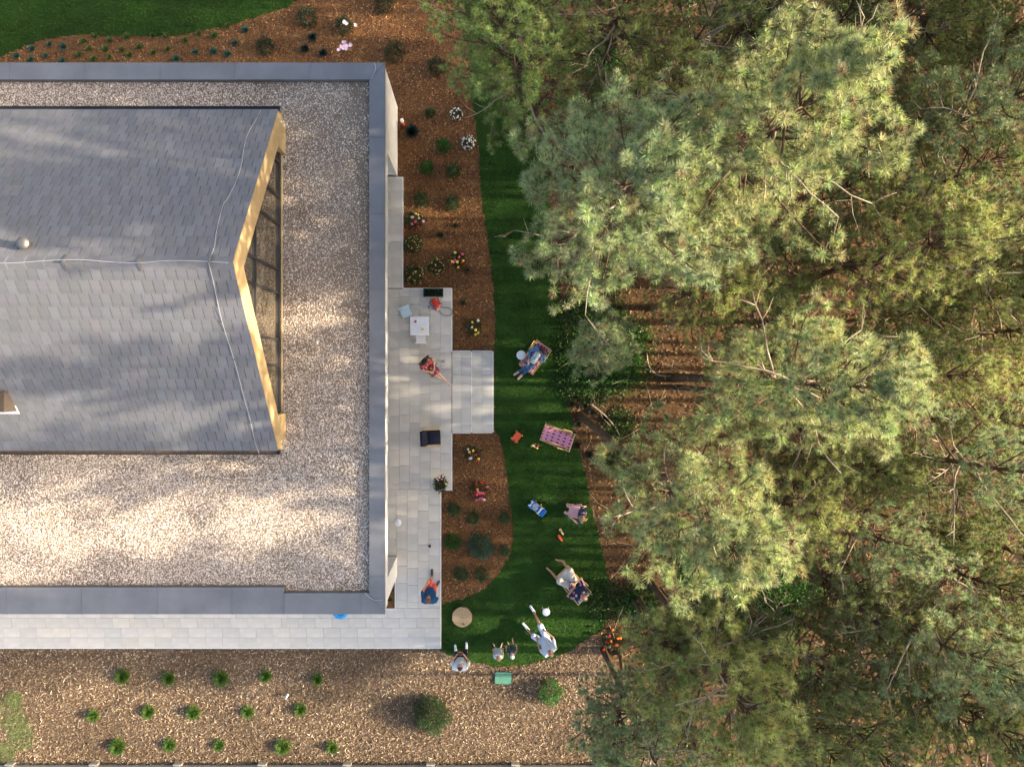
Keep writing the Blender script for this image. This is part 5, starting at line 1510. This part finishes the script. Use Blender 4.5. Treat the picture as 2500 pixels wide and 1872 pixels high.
# ------------------------------------------------------------------ people
SK = {'fair': M('skin_fair', (.62, .36, .25), .55, .06, 12), 'tan': M('skin_tan', (.50, .25, .15), .55, .08, 12), 'pinkish': M('skin_pinkish', (.66, .38, .30), .55, .06, 12)}
CL = {'whitetee': M('white_cotton', (.60, .63, .68), .85, .05, 9, .2, 60), 'jeans': M('blue_denim', (.045, .11, .23), .85, .35, 7, .2, 200), 'darkjeans': M('dark_denim', (.012, .016, .03), .85, .2, 10), 'bluetee': M('blue_cotton', (.010, .075, .19), .85, .1, 9),
      'coral': M('coral_shorts', (.78, .10, .08), .8, .1, 9), 'paleshort': M('pale_blue_shorts', (.62, .68, .78), .85, .06, 9), 'beige': M('beige_linen', (.60, .52, .44), .9, .08, 12, .3, 60), 'pink': M('pink_skirt', (.76, .40, .42), .85, .06, 9, .2, 50), 'denimjacket': M('denim_jacket', (.10, .19, .32), .85, .45, 14, .2, 200),
      'floraldress': floral_mat('floral_dress', (.30, .015, .04), [(.55, .03, .08), (.70, .60, .55), (.02, .16, .20), (.62, .42, .05), (.45, .02, .05)], 13), 'floralnavy': floral_mat('navy_flower_shirt', (.010, .014, .05), [(.012, .02, .07), (.62, .45, .42), (.02, .02, .06), (.50, .12, .20)], 11),
      'floralteal': floral_mat('teal_flower_top', (.012, .03, .06), [(.02, .12, .16), (.55, .50, .60), (.35, .02, .10), (.02, .05, .12)], 20), 'floralgreen': floral_mat('green_print_top', (.55, .60, .58), [(.05, .16, .10), (.62, .66, .66), (.04, .16, .32), (.30, .40, .20)], 22),
      'camo': floral_mat('dark_leaf_shirt', (.02, .03, .045), [(.06, .10, .10), (.30, .34, .34), (.015, .02, .03)], 26)}
HR = {'black': M('black_hair', (.010, .007, .006), .5, .3, 40), 'brown': M('brown_hair', (.060, .022, .014), .5, .3, 40), 'blond': M('blond_hair', (.36, .22, .09), .55, .3, 40), 'short': M('short_brown_hair', (.15, .075, .035), .6, .3, 40), 'darkshort': M('cropped_dark_hair', (.04, .025, .018), .7, .3, 40), 'grey': M('cropped_grey_hair', (.34, .21, .15), .8, .2, 40)}
EYE = M('eye', (.02, .015, .012), .2)
LIP = M('lips', (.42, .12, .10), .5)

STAND = dict(pelvis=(0, 0, .95), chest=(0, .01, 1.30), neck=(0, 0, 1.48), head=(0, .02, 1.63), face=(0, 1, -.05), shL=(-.18, 0, 1.42), shR=(.18, 0, 1.42), elL=(-.24, -.02, 1.14), elR=(.24, -.02, 1.14), haL=(-.24, .08, .90), haR=(.24, .08, .90),
             hipL=(-.085, 0, .92), hipR=(.085, 0, .92), knL=(-.10, .02, .50), knR=(.10, .02, .50), anL=(-.11, 0, .08), anR=(.11, 0, .08), toL=(-.13, .17, .035), toR=(.13, .17, .035))
def remesh(o, vox, it=3):
    md = o.modifiers.new('fuse', 'REMESH'); md.mode = 'VOXEL'; md.voxel_size = vox; md.use_smooth_shade = True
    ms = o.modifiers.new('soft', 'SMOOTH'); ms.iterations = it; ms.factor = .5

def person(label, O, fwd, pose, s, skin, hair, top, bottom, shoe=None, sleeve=.65, leg='short', hair_style='short', cap=None, fat=1.0, palm=None):
    root = thing('person', label, 'person', O)
    T = local(O, fwd)
    J = dict(STAND); J.update(pose)
    W = {k_: T(*[q * s for q in v]) for k_, v in J.items() if k_ != 'face'}
    fdir = (T(*J['face']) - T(0, 0, 0)).normalized()
    up = (W['head'] - W['neck']).normalized()
    side = fdir.cross(up).normalized(); up = side.cross(fdir).normalized()
    HRot = Matrix((side, fdir, up)).transposed()
    hs = s * 1.14 if s > .8 else s * 1.42           # children carry larger heads
    hd = W['head']
    def torso(m, e):
        f_ = fat
        for a, b in (('hipL', 'shL'), ('hipR', 'shR')):
            pa = W[a].lerp(W['pelvis'], .25); pb = W[b].lerp(W['chest'], .45)
            m.cap(pa, pb, (.095 * f_) * s + e, (.095 * f_) * s + e, 12)
        m.cap(W['pelvis'], W['chest'], .115 * f_ * s + e, .125 * f_ * s + e, 14)
        m.cap(W['shL'], W['shR'], .062 * s + e, .062 * s + e, 10)
    def arm(m, k_, e, t=2.0):
        a, b, c_ = W['sh' + k_], W['el' + k_], W['ha' + k_]
        m.cap(a, a.lerp(b, min(1, t)), .052 * s + e, (.052 - .010 * min(1, t)) * s + e, 10)
        if t > 1: m.cap(b, b.lerp(c_, t - 1), .041 * s + e, .029 * s + e, 10)
    def legs(m, k_, e, t=2.0, flare=0):
        a, b, c_ = W['hip' + k_], W['kn' + k_], W['an' + k_]
        m.cap(a, a.lerp(b, min(1, t)), .085 * s * fat + e, (.085 * fat - .025 * min(1, t)) * s + e + flare, 12)
        if t > 1: m.cap(b, b.lerp(c_, t - 1), .058 * s + e, (.058 - .02 * (t - 1)) * s + e, 11)
    body = MB()
    torso(body, 0)
    body.cap(W['hipL'], W['hipR'], .10 * s * fat, .10 * s * fat, 12)
    body.cap(W['chest'].lerp(W['neck'], .6), hd - up * .05 * hs, .055 * s, .052 * s, 10)
    body.ball(hd, (.076 * hs, .094 * hs, .112 * hs), 14, 10, HRot)
    body.ball(hd + fdir * .03 * hs - up * .055 * hs, (.055 * hs, .060 * hs, .060 * hs), 12, 8, HRot)
    body.cap(hd + fdir * .090 * hs + up * .01 * hs, hd + fdir * .108 * hs - up * .022 * hs, .010 * hs, .015 * hs, 8)
    for q in (-1, 1): body.ball(hd + side * q * .078 * hs - up * .005 * hs - fdir * .008 * hs, (.013 * hs, .022 * hs, .032 * hs), 8, 6, HRot)
    for k_ in 'LR':
        arm(body, k_, 0); legs(body, k_, 0)
        body.cap(W['an' + k_], W['to' + k_], .042 * s, .032 * s, 10)
        body.cap(W['an' + k_] - (W['to' + k_] - W['an' + k_]).normalized() * .045 * s, W['an' + k_], .036 * s, .04 * s, 9)
        # hand: palm, four fingers, thumb
        w = W['ha' + k_]; d = (w - W['el' + k_]).normalized()
        tgt = (palm or {}).get(k_)
        if tgt is not None: d = (d * .4 + (T(*tgt) - T(0, 0, 0)).normalized()).normalized()
        nrm = (Vector((0, 0, 1)) - d * d.z)
        nrm = nrm.normalized() if nrm.length > .2 else fdir
        lat = d.cross(nrm).normalized()
        inner = lat if (lat.dot(W['pelvis'] - w) > 0) else -lat
        h_ = s * (1 if s > .8 else 1.1)
        for q, (o_, L) in enumerate(((-.030, .060), (-.010, .074), (.010, .078), (.030, .068))):
            b0 = w + lat * 0.6 * o_ * h_; b1 = w + d * .088 * h_ + lat * o_ * h_
            body.cap(b0, b1, .016 * h_, .0125 * h_, 8)
            b2 = b1 + (d * .92 - nrm * .38 + lat * o_ * 2).normalized() * L * .55 * h_; b3 = b2 + (d * .55 - nrm * .8).normalized() * L * .5 * h_
            body.cap(b1, b2, .0105 * h_, .0095 * h_, 7); body.cap(b2, b3, .0095 * h_, .0085 * h_, 7)
        t1 = w + d * .035 * h_ + inner * .030 * h_; t2 = t1 + (d * .6 + inner * .7 - nrm * .2).normalized() * .042 * h_; t3 = t2 + (d * .85 + inner * .25 - nrm * .3).normalized() * .032 * h_
        body.cap(w + d * .015 * h_, t1, .017 * h_, .013 * h_, 8); body.cap(t1, t2, .0125 * h_, .011 * h_, 7); body.cap(t2, t3, .011 * h_, .009 * h_, 7)
    o = body.build('body', SK[skin], root, True); remesh(o, .0125 if s > .8 else .009, 2)
    for q in (-1, 1):
        m = MB(); m.ball(hd + fdir * .086 * hs + side * q * .031 * hs + up * .012 * hs, (.012 * hs, .008 * hs, .008 * hs), 8, 5, HRot); m.build('eye', EYE, root, True)
    m = MB(); m.cap(hd + fdir * .090 * hs - up * .056 * hs - side * .018 * hs, hd + fdir * .090 * hs - up * .056 * hs + side * .018 * hs, .006 * hs, .006 * hs, 6); m.build('mouth', LIP, root, True)
    if hair:
        m = MB()
        if hair_style == 'cropped':
            m.ball(hd - fdir * .030 * hs + up * .012 * hs, (.077 * hs, .078 * hs, .098 * hs), 14, 9, HRot)
        else:
            m.ball(hd - fdir * .020 * hs + up * .022 * hs, (.087 * hs, .096 * hs, .106 * hs), 14, 9, HRot)
            for q in range(9):
                a = q * .7; m.ball(hd - fdir * (.02 + .03 * math.sin(a)) * hs + side * .055 * math.cos(a) * hs + up * (.05 + .03 * math.sin(a * 2.1)) * hs, .045 * hs, 8, 6)
        if hair_style == 'long':
            bk = W['neck'].lerp(W['chest'], .35) - fdir * .10 * s
            for q in (-.06, -.03, 0, .03, .06): m.cap(hd - fdir * .055 * hs + side * q * hs, bk + side * q * 1.2 * s, .05 * hs, .035 * s, 9)
            for q in (-1, 1): m.cap(hd + side * q * .072 * hs + up * .02 * hs, W['neck'] + side * q * .075 * s + fdir * .01, .032 * hs, .026 * s, 8)
        if hair_style == 'tail':
            m.ball(hd - fdir * .10 * hs + up * .04 * hs, .042 * hs, 8, 6); m.cap(hd - fdir * .12 * hs + up * .02 * hs, W['neck'] - fdir * .13 * s - up * .06 * s, .035 * hs, .018 * s, 8)
        o = m.build('hair', HR[hair], root, True); remesh(o, .012, 2)
    if cap:
        m = MB(); m.ball(hd - fdir * .008 * hs + up * .035 * hs, (.090 * hs, .104 * hs, .095 * hs), 14, 9, HRot)
        ct = hd + fdir * .13 * hs + up * .045 * hs
        m.ball(ct, (.072 * hs, .070 * hs, .012 * hs), 12, 6, HRot); o = m.build('cap', CL[cap], root, True); remesh(o, .009, 1)
    if top:
        m = MB(); torso(m, .016 * (s if s > .8 else .9))
        m.cap(W['hipL'].lerp(W['pelvis'], .2), W['hipR'].lerp(W['pelvis'], .2), .105 * s * fat + .012, .105 * s * fat + .012, 12)
        for k_ in 'LR':
            if sleeve > 0: arm(m, k_, .018 * s, sleeve)
        o = m.build('dress' if leg == 'dress' else ('jacket' if sleeve > 1.3 else 'shirt'), CL[top], root, True); remesh(o, .013, 2)
        if leg == 'dress':
            m = MB()
            for k_ in 'LR': m.cap(W['hip' + k_], W['kn' + k_].lerp(W['hip' + k_], .12), .12 * s, .115 * s, 12)
            m.cap(W['hipL'].lerp(W['knL'], .5), W['hipR'].lerp(W['knR'], .5), .11 * s, .11 * s, 10)
            m.cap(W['hipL'].lerp(W['knL'], .85), W['hipR'].lerp(W['knR'], .85), .10 * s, .10 * s, 10)
            o = m.build('skirt', CL[top], root, True); remesh(o, .014, 3)
    if bottom:
        m = MB()
        m.cap(W['hipL'], W['hipR'], .112 * s * fat, .112 * s * fat, 12)
        for k_ in 'LR': legs(m, k_, .018 * s, {'short': .92, 'long': 1.93, 'skirt': .66, 'knee': 1.0}[leg], .016 * s)
        if leg == 'skirt':
            for q in (.2, .42, .66): m.cap(W['hipL'].lerp(W['knL'], q), W['hipR'].lerp(W['knR'], q), .095 * s, .095 * s, 10)
        o = m.build('skirt' if leg == 'skirt' else ('trousers' if leg == 'long' else 'shorts'), CL[bottom], root, True); remesh(o, .013, 2)
    if shoe:
        for k_ in 'LR':
            m = MB(); a, t_ = W['an' + k_], W['to' + k_]; d = (t_ - a).normalized()
            m.cap(a - d * .05 * s - Vector((0, 0, .010)), t_ + d * .05 * s, .054 * s, .046 * s, 12)
            m.cap(a.lerp(t_, .5), t_ + d * .01 * s, .050 * s, .046 * s, 12)
            o = m.build('shoe', shoe, root, True); remesh(o, .010, 2)
    return root, W, T

SHOE = M('white_canvas_shoe', (.74, .74, .76), .7, .06, 14); NUDE = M('nude_flats', (.66, .42, .36), .6, .06, 12); BW = M('black_white_trainer', (.05, .05, .055), .6, .9, 5)
# the pilot, standing with the controller
O = P(1126, 1588)
r, W, T = person('man in white T-shirt standing with a drone controller in both hands', O, (0, 1), dict(elL=(-.30, .08, 1.13), elR=(.30, .08, 1.13), haL=(-.115, .33, 1.14), haR=(.115, .33, 1.14), shL=(-.20, 0, 1.42), shR=(.20, 0, 1.42), face=(0, .8, -.6),
       head=(0, .09, 1.60), neck=(0, .03, 1.48), anL=(-.19, -.02, .08), anR=(.19, .06, .08), toL=(-.21, .15, .04), toR=(.19, .24, .04), knL=(-.14, .02, .5), knR=(.14, .05, .5)), 1.0, 'tan', 'darkshort', 'whitetee', 'darkjeans', SHOE, .8, 'long', 'cropped', fat=1.28, palm={'L': (.9, .3, 0), 'R': (-.9, .3, 0)})
cc = T(0, .37, 1.16)
ct = thing('drone_controller', 'dark drone controller held by the standing man in white', 'controller', cc)
m = MB(); soft(m, cc, (.17, .09, .04), Matrix.Identity(3), .015); m.build('housing', MAT['black'], ct, True)
m = MB(); m.box(cc + Vector((0, .06, .035)), (.15, .012, .075), Matrix.Rotation(-.5, 3, 'X')); m.build('screen', MAT['orange'], ct)
for s in (-1, 1):
    m = MB(); m.tube([cc + Vector((s * .05, 0, .02)), cc + Vector((s * .05, 0, .045))], .008, 8); m.build('stick', MAT['steel'], ct)
# walking man in blue on the terrace
O = P(1055, 1424, TZ)
r, W, T = person('man in blue T-shirt and coral shorts walking along the terrace', O, (0, 1), dict(pelvis=(0, .02, .95), chest=(.0, -.12, 1.28), head=(-.02, -.04, 1.62), neck=(0, -.11, 1.46), shL=(-.20, -.16, 1.40), shR=(.20, -.16, 1.40), anL=(.0, .26, .08), toL=(.0, .44, .045), knL=(-.04, .20, .50), anR=(.12, -.12, .10), toR=(.22, .03, .04), knR=(.09, .06, .52),
       elL=(-.26, .10, 1.16), haL=(-.10, .30, 1.02), elR=(.25, -.14, 1.16), haR=(.22, -.22, .95), face=(.15, 1, -.25)), 1.0, 'tan', 'short', 'bluetee', 'coral', BW, .85, 'short', 'short', fat=1.32)
# toddlers
O = P(1215, 1577)
person('blond toddler in white shirt standing barefoot on the lawn', O, (.05, 1), dict(anL=(-.16, .0, .08), anR=(.18, .05, .08), toL=(-.26, .17, .045), toR=(.24, .22, .045), haL=(-.26, .12, .95), haR=(.24, .16, .95), face=(.1, .9, -.45)), .66, 'fair', 'blond', 'whitetee', 'whitetee', None, .8, 'short', 'short', fat=1.3)
O = P(1247, 1570)
person('toddler in white cap and dark leafy shirt looking up', O, (-.1, 1), dict(head=(0, -.09, 1.60), neck=(0, -.02, 1.47), face=(0, .62, .8), anL=(-.14, -.02, .08), anR=(.12, .14, .08), toL=(-.17, .14, .045), toR=(.13, .32, .045), haL=(-.30, .14, .98), elL=(-.30, -.02, 1.16), haR=(.30, .18, 1.02), elR=(.30, .02, 1.16)), .61, 'fair', 'blond', 'camo', 'camo', None, .8, 'short', 'short', cap='whitetee', fat=1.2)
# man in white, sitting low with his legs stretched
O = P(1326, 1550); FW = img_dir(-.6, -.8)
r, W, T = person('bald man in white T-shirt and pale shorts sitting with legs stretched', O, FW, dict(pelvis=(0, 0, .46), chest=(0, -.20, .80), neck=(0, -.27, .99), head=(0, -.24, 1.14), face=(0, .85, .1), shL=(-.20, -.27, .93), shR=(.20, -.27, .93), elL=(-.29, -.06, .70), elR=(.33, -.03, .70), haL=(-.18, .20, .60), haR=(.24, .27, .58),
       hipL=(-.10, .02, .44), hipR=(.10, .02, .44), knL=(-.22, .36, .46), knR=(.19, .50, .43), anL=(-.30, .55, .09), anR=(.26, .93, .10), toL=(-.32, .73, .04), toR=(.27, 1.09, .12)), 1.0, 'tan', 'grey', 'whitetee', 'paleshort', SHOE, .75, 'short', 'cropped', fat=1.22)
cs = P(1326, 1550); cs = T(0, -.04, 0)
fs = thing('folding_stool', 'low folding stool under the bald man in white', 'stool', cs)
m = MB(); m.box(T(0, -.04, .325), (.36, .34, .03), frame3(FW)); m.build('seat', MAT['navy'], fs)
for sx in (-1, 1):
    for a, b in ((-.16, .16), (.16, -.16)):
        m = MB(); m.bar(T(sx * .16, -.04 + a, .31), T(sx * .16, -.04 + b, .012), .022, .022); m.build('leg', MAT['steel'], fs)
# seated pair in deck chairs
SIT = dict(pelvis=(0, 0, .43), chest=(0, -.24, .68), neck=(0, -.35, .86), head=(0, -.36, 1.0), face=(0, .9, -.25), shL=(-.18, -.31, .82), shR=(.18, -.31, .82), hipL=(-.09, .03, .41), hipR=(.09, .03, .41), knL=(-.12, .44, .52), knR=(.12, .44, .52), anL=(-.08, .76, .10), anR=(.08, .76, .10), toL=(-.09, .92, .045), toR=(.09, .92, .045))
q = dict(SIT); q.update(head=(-.10, -.33, 1.0), elL=(-.33, -.10, .62), elR=(.30, -.08, .64), haL=(-.16, .06, .66), haR=(.13, .22, .64), knL=(-.05, .44, .52), knR=(.08, .46, .54), anL=(.0, .74, .12), anR=(.16, .72, .10), toL=(.03, .92, .05), toR=(.22, .88, .05), face=(.05, .9, -.45))
r, W, T = person('brown-haired woman in denim jacket and jeans reading her phone in the deck chair', D1, F1, q, .96, 'fair', 'brown', 'denimjacket', 'jeans', NUDE, 1.7, 'long', 'long')
m = MB(); m.cap(T(0, -.15, .72), T(0, .10, .58), .125, .135, 12); o = m.build('blouse', CL['floralgreen'], r, True); remesh(o, .014, 2)
def phone(label, p, fwd, case):
    root = thing('phone', label, 'phone', p)
    R0 = frame3(fwd)
    m = MB(); m.box(p, (.075, .15, .010), R0 @ Matrix.Rotation(.3, 3, 'X')); m.build('case', case, root)
    m = MB(); m.box(p + Vector((0, 0, .007)), (.066, .13, .003), R0 @ Matrix.Rotation(.3, 3, 'X')); m.build('screen', MAT['black'], root)
phone("white phone in the seated woman's hand", T(.13, .34, .655), F1, MAT['white'])
q = dict(SIT); q.update(head=(.03, -.36, 1.0), elL=(-.34, -.08, .64), elR=(.36, .02, .62), haL=(-.05, -.02, .72), haR=(.10, .06, .70), knL=(-.22, .42, .50), knR=(.26, .42, .52), anL=(-.25, .72, .10), anR=(.26, .70, .11), toL=(-.27, .88, .05), toR=(.14, .86, .05), face=(0, .8, .25))
r, W, T = person('sunburnt bald man in navy floral shirt lying back in the white deck chair', D3, F3, q, 1.08, 'tan', 'grey', 'floralnavy', 'beige', None, .7, 'short', 'cropped', fat=1.35, palm={'L': (.8, .5, 0), 'R': (-.6, .6, 0)})
phone("pale phone held over the reclining man's chest", T(.02, .10, .76), F3, MAT['white'])
# woman kneeling on the lawn
O = P(1408, 1247); FW = img_dir(-.96, -.28)
person('fair-haired woman in flowered top and pink skirt kneeling on the lawn', O, FW, dict(pelvis=(0, -.12, .25), chest=(0, -.10, .58), neck=(-.01, -.10, .77), head=(-.04, -.06, .91), face=(.1, .8, -.5), shL=(-.17, -.10, .70), shR=(.17, -.10, .70), elL=(-.30, -.02, .46), elR=(.30, .02, .46), haL=(-.22, .16, .34), haR=(.14, .30, .30),
       hipL=(-.10, -.10, .24), hipR=(.10, -.10, .24), knL=(-.14, .36, .10), knR=(.13, .36, .10), anL=(-.16, -.08, .07), anR=(.18, -.08, .07), toL=(-.20, -.24, .045), toR=(.24, -.24, .045)), 1.08, 'pinkish', 'blond', 'floralteal', 'pink', None, .5, 'skirt', 'tail')
# woman in floral dress on a dark chair on the terrace
c = P(1046, 889, TZ); FW = img_dir(.69, .72)
small_chair('dark metal garden chair under the woman in floral dress', c, FW, MAT['brown'], .42, .44, .58, .40, None, 'garden_chair', .02)
person('dark-haired woman in bright floral dress sitting with one leg stretched out', c, FW, dict(pelvis=(0, -.04, .53), chest=(0, -.06, .86), neck=(0, -.04, 1.04), head=(-.02, -.09, 1.19), face=(0, .8, -.5), shL=(-.18, -.06, .98), shR=(.18, -.06, .98), elL=(-.29, .06, .74), elR=(.28, .06, .74), haL=(-.10, .27, .68), haR=(.12, .28, .68),
       hipL=(-.09, .0, .51), hipR=(.09, .0, .51), knL=(-.07, .46, .56), knR=(.10, .44, .53), anL=(-.04, .92, .26), anR=(.06, .48, .10), toL=(-.07, 1.10, .20), toR=(.07, .66, .04)), .98, 'fair', 'black', 'floraldress', None, None, .35, 'dress', 'long')
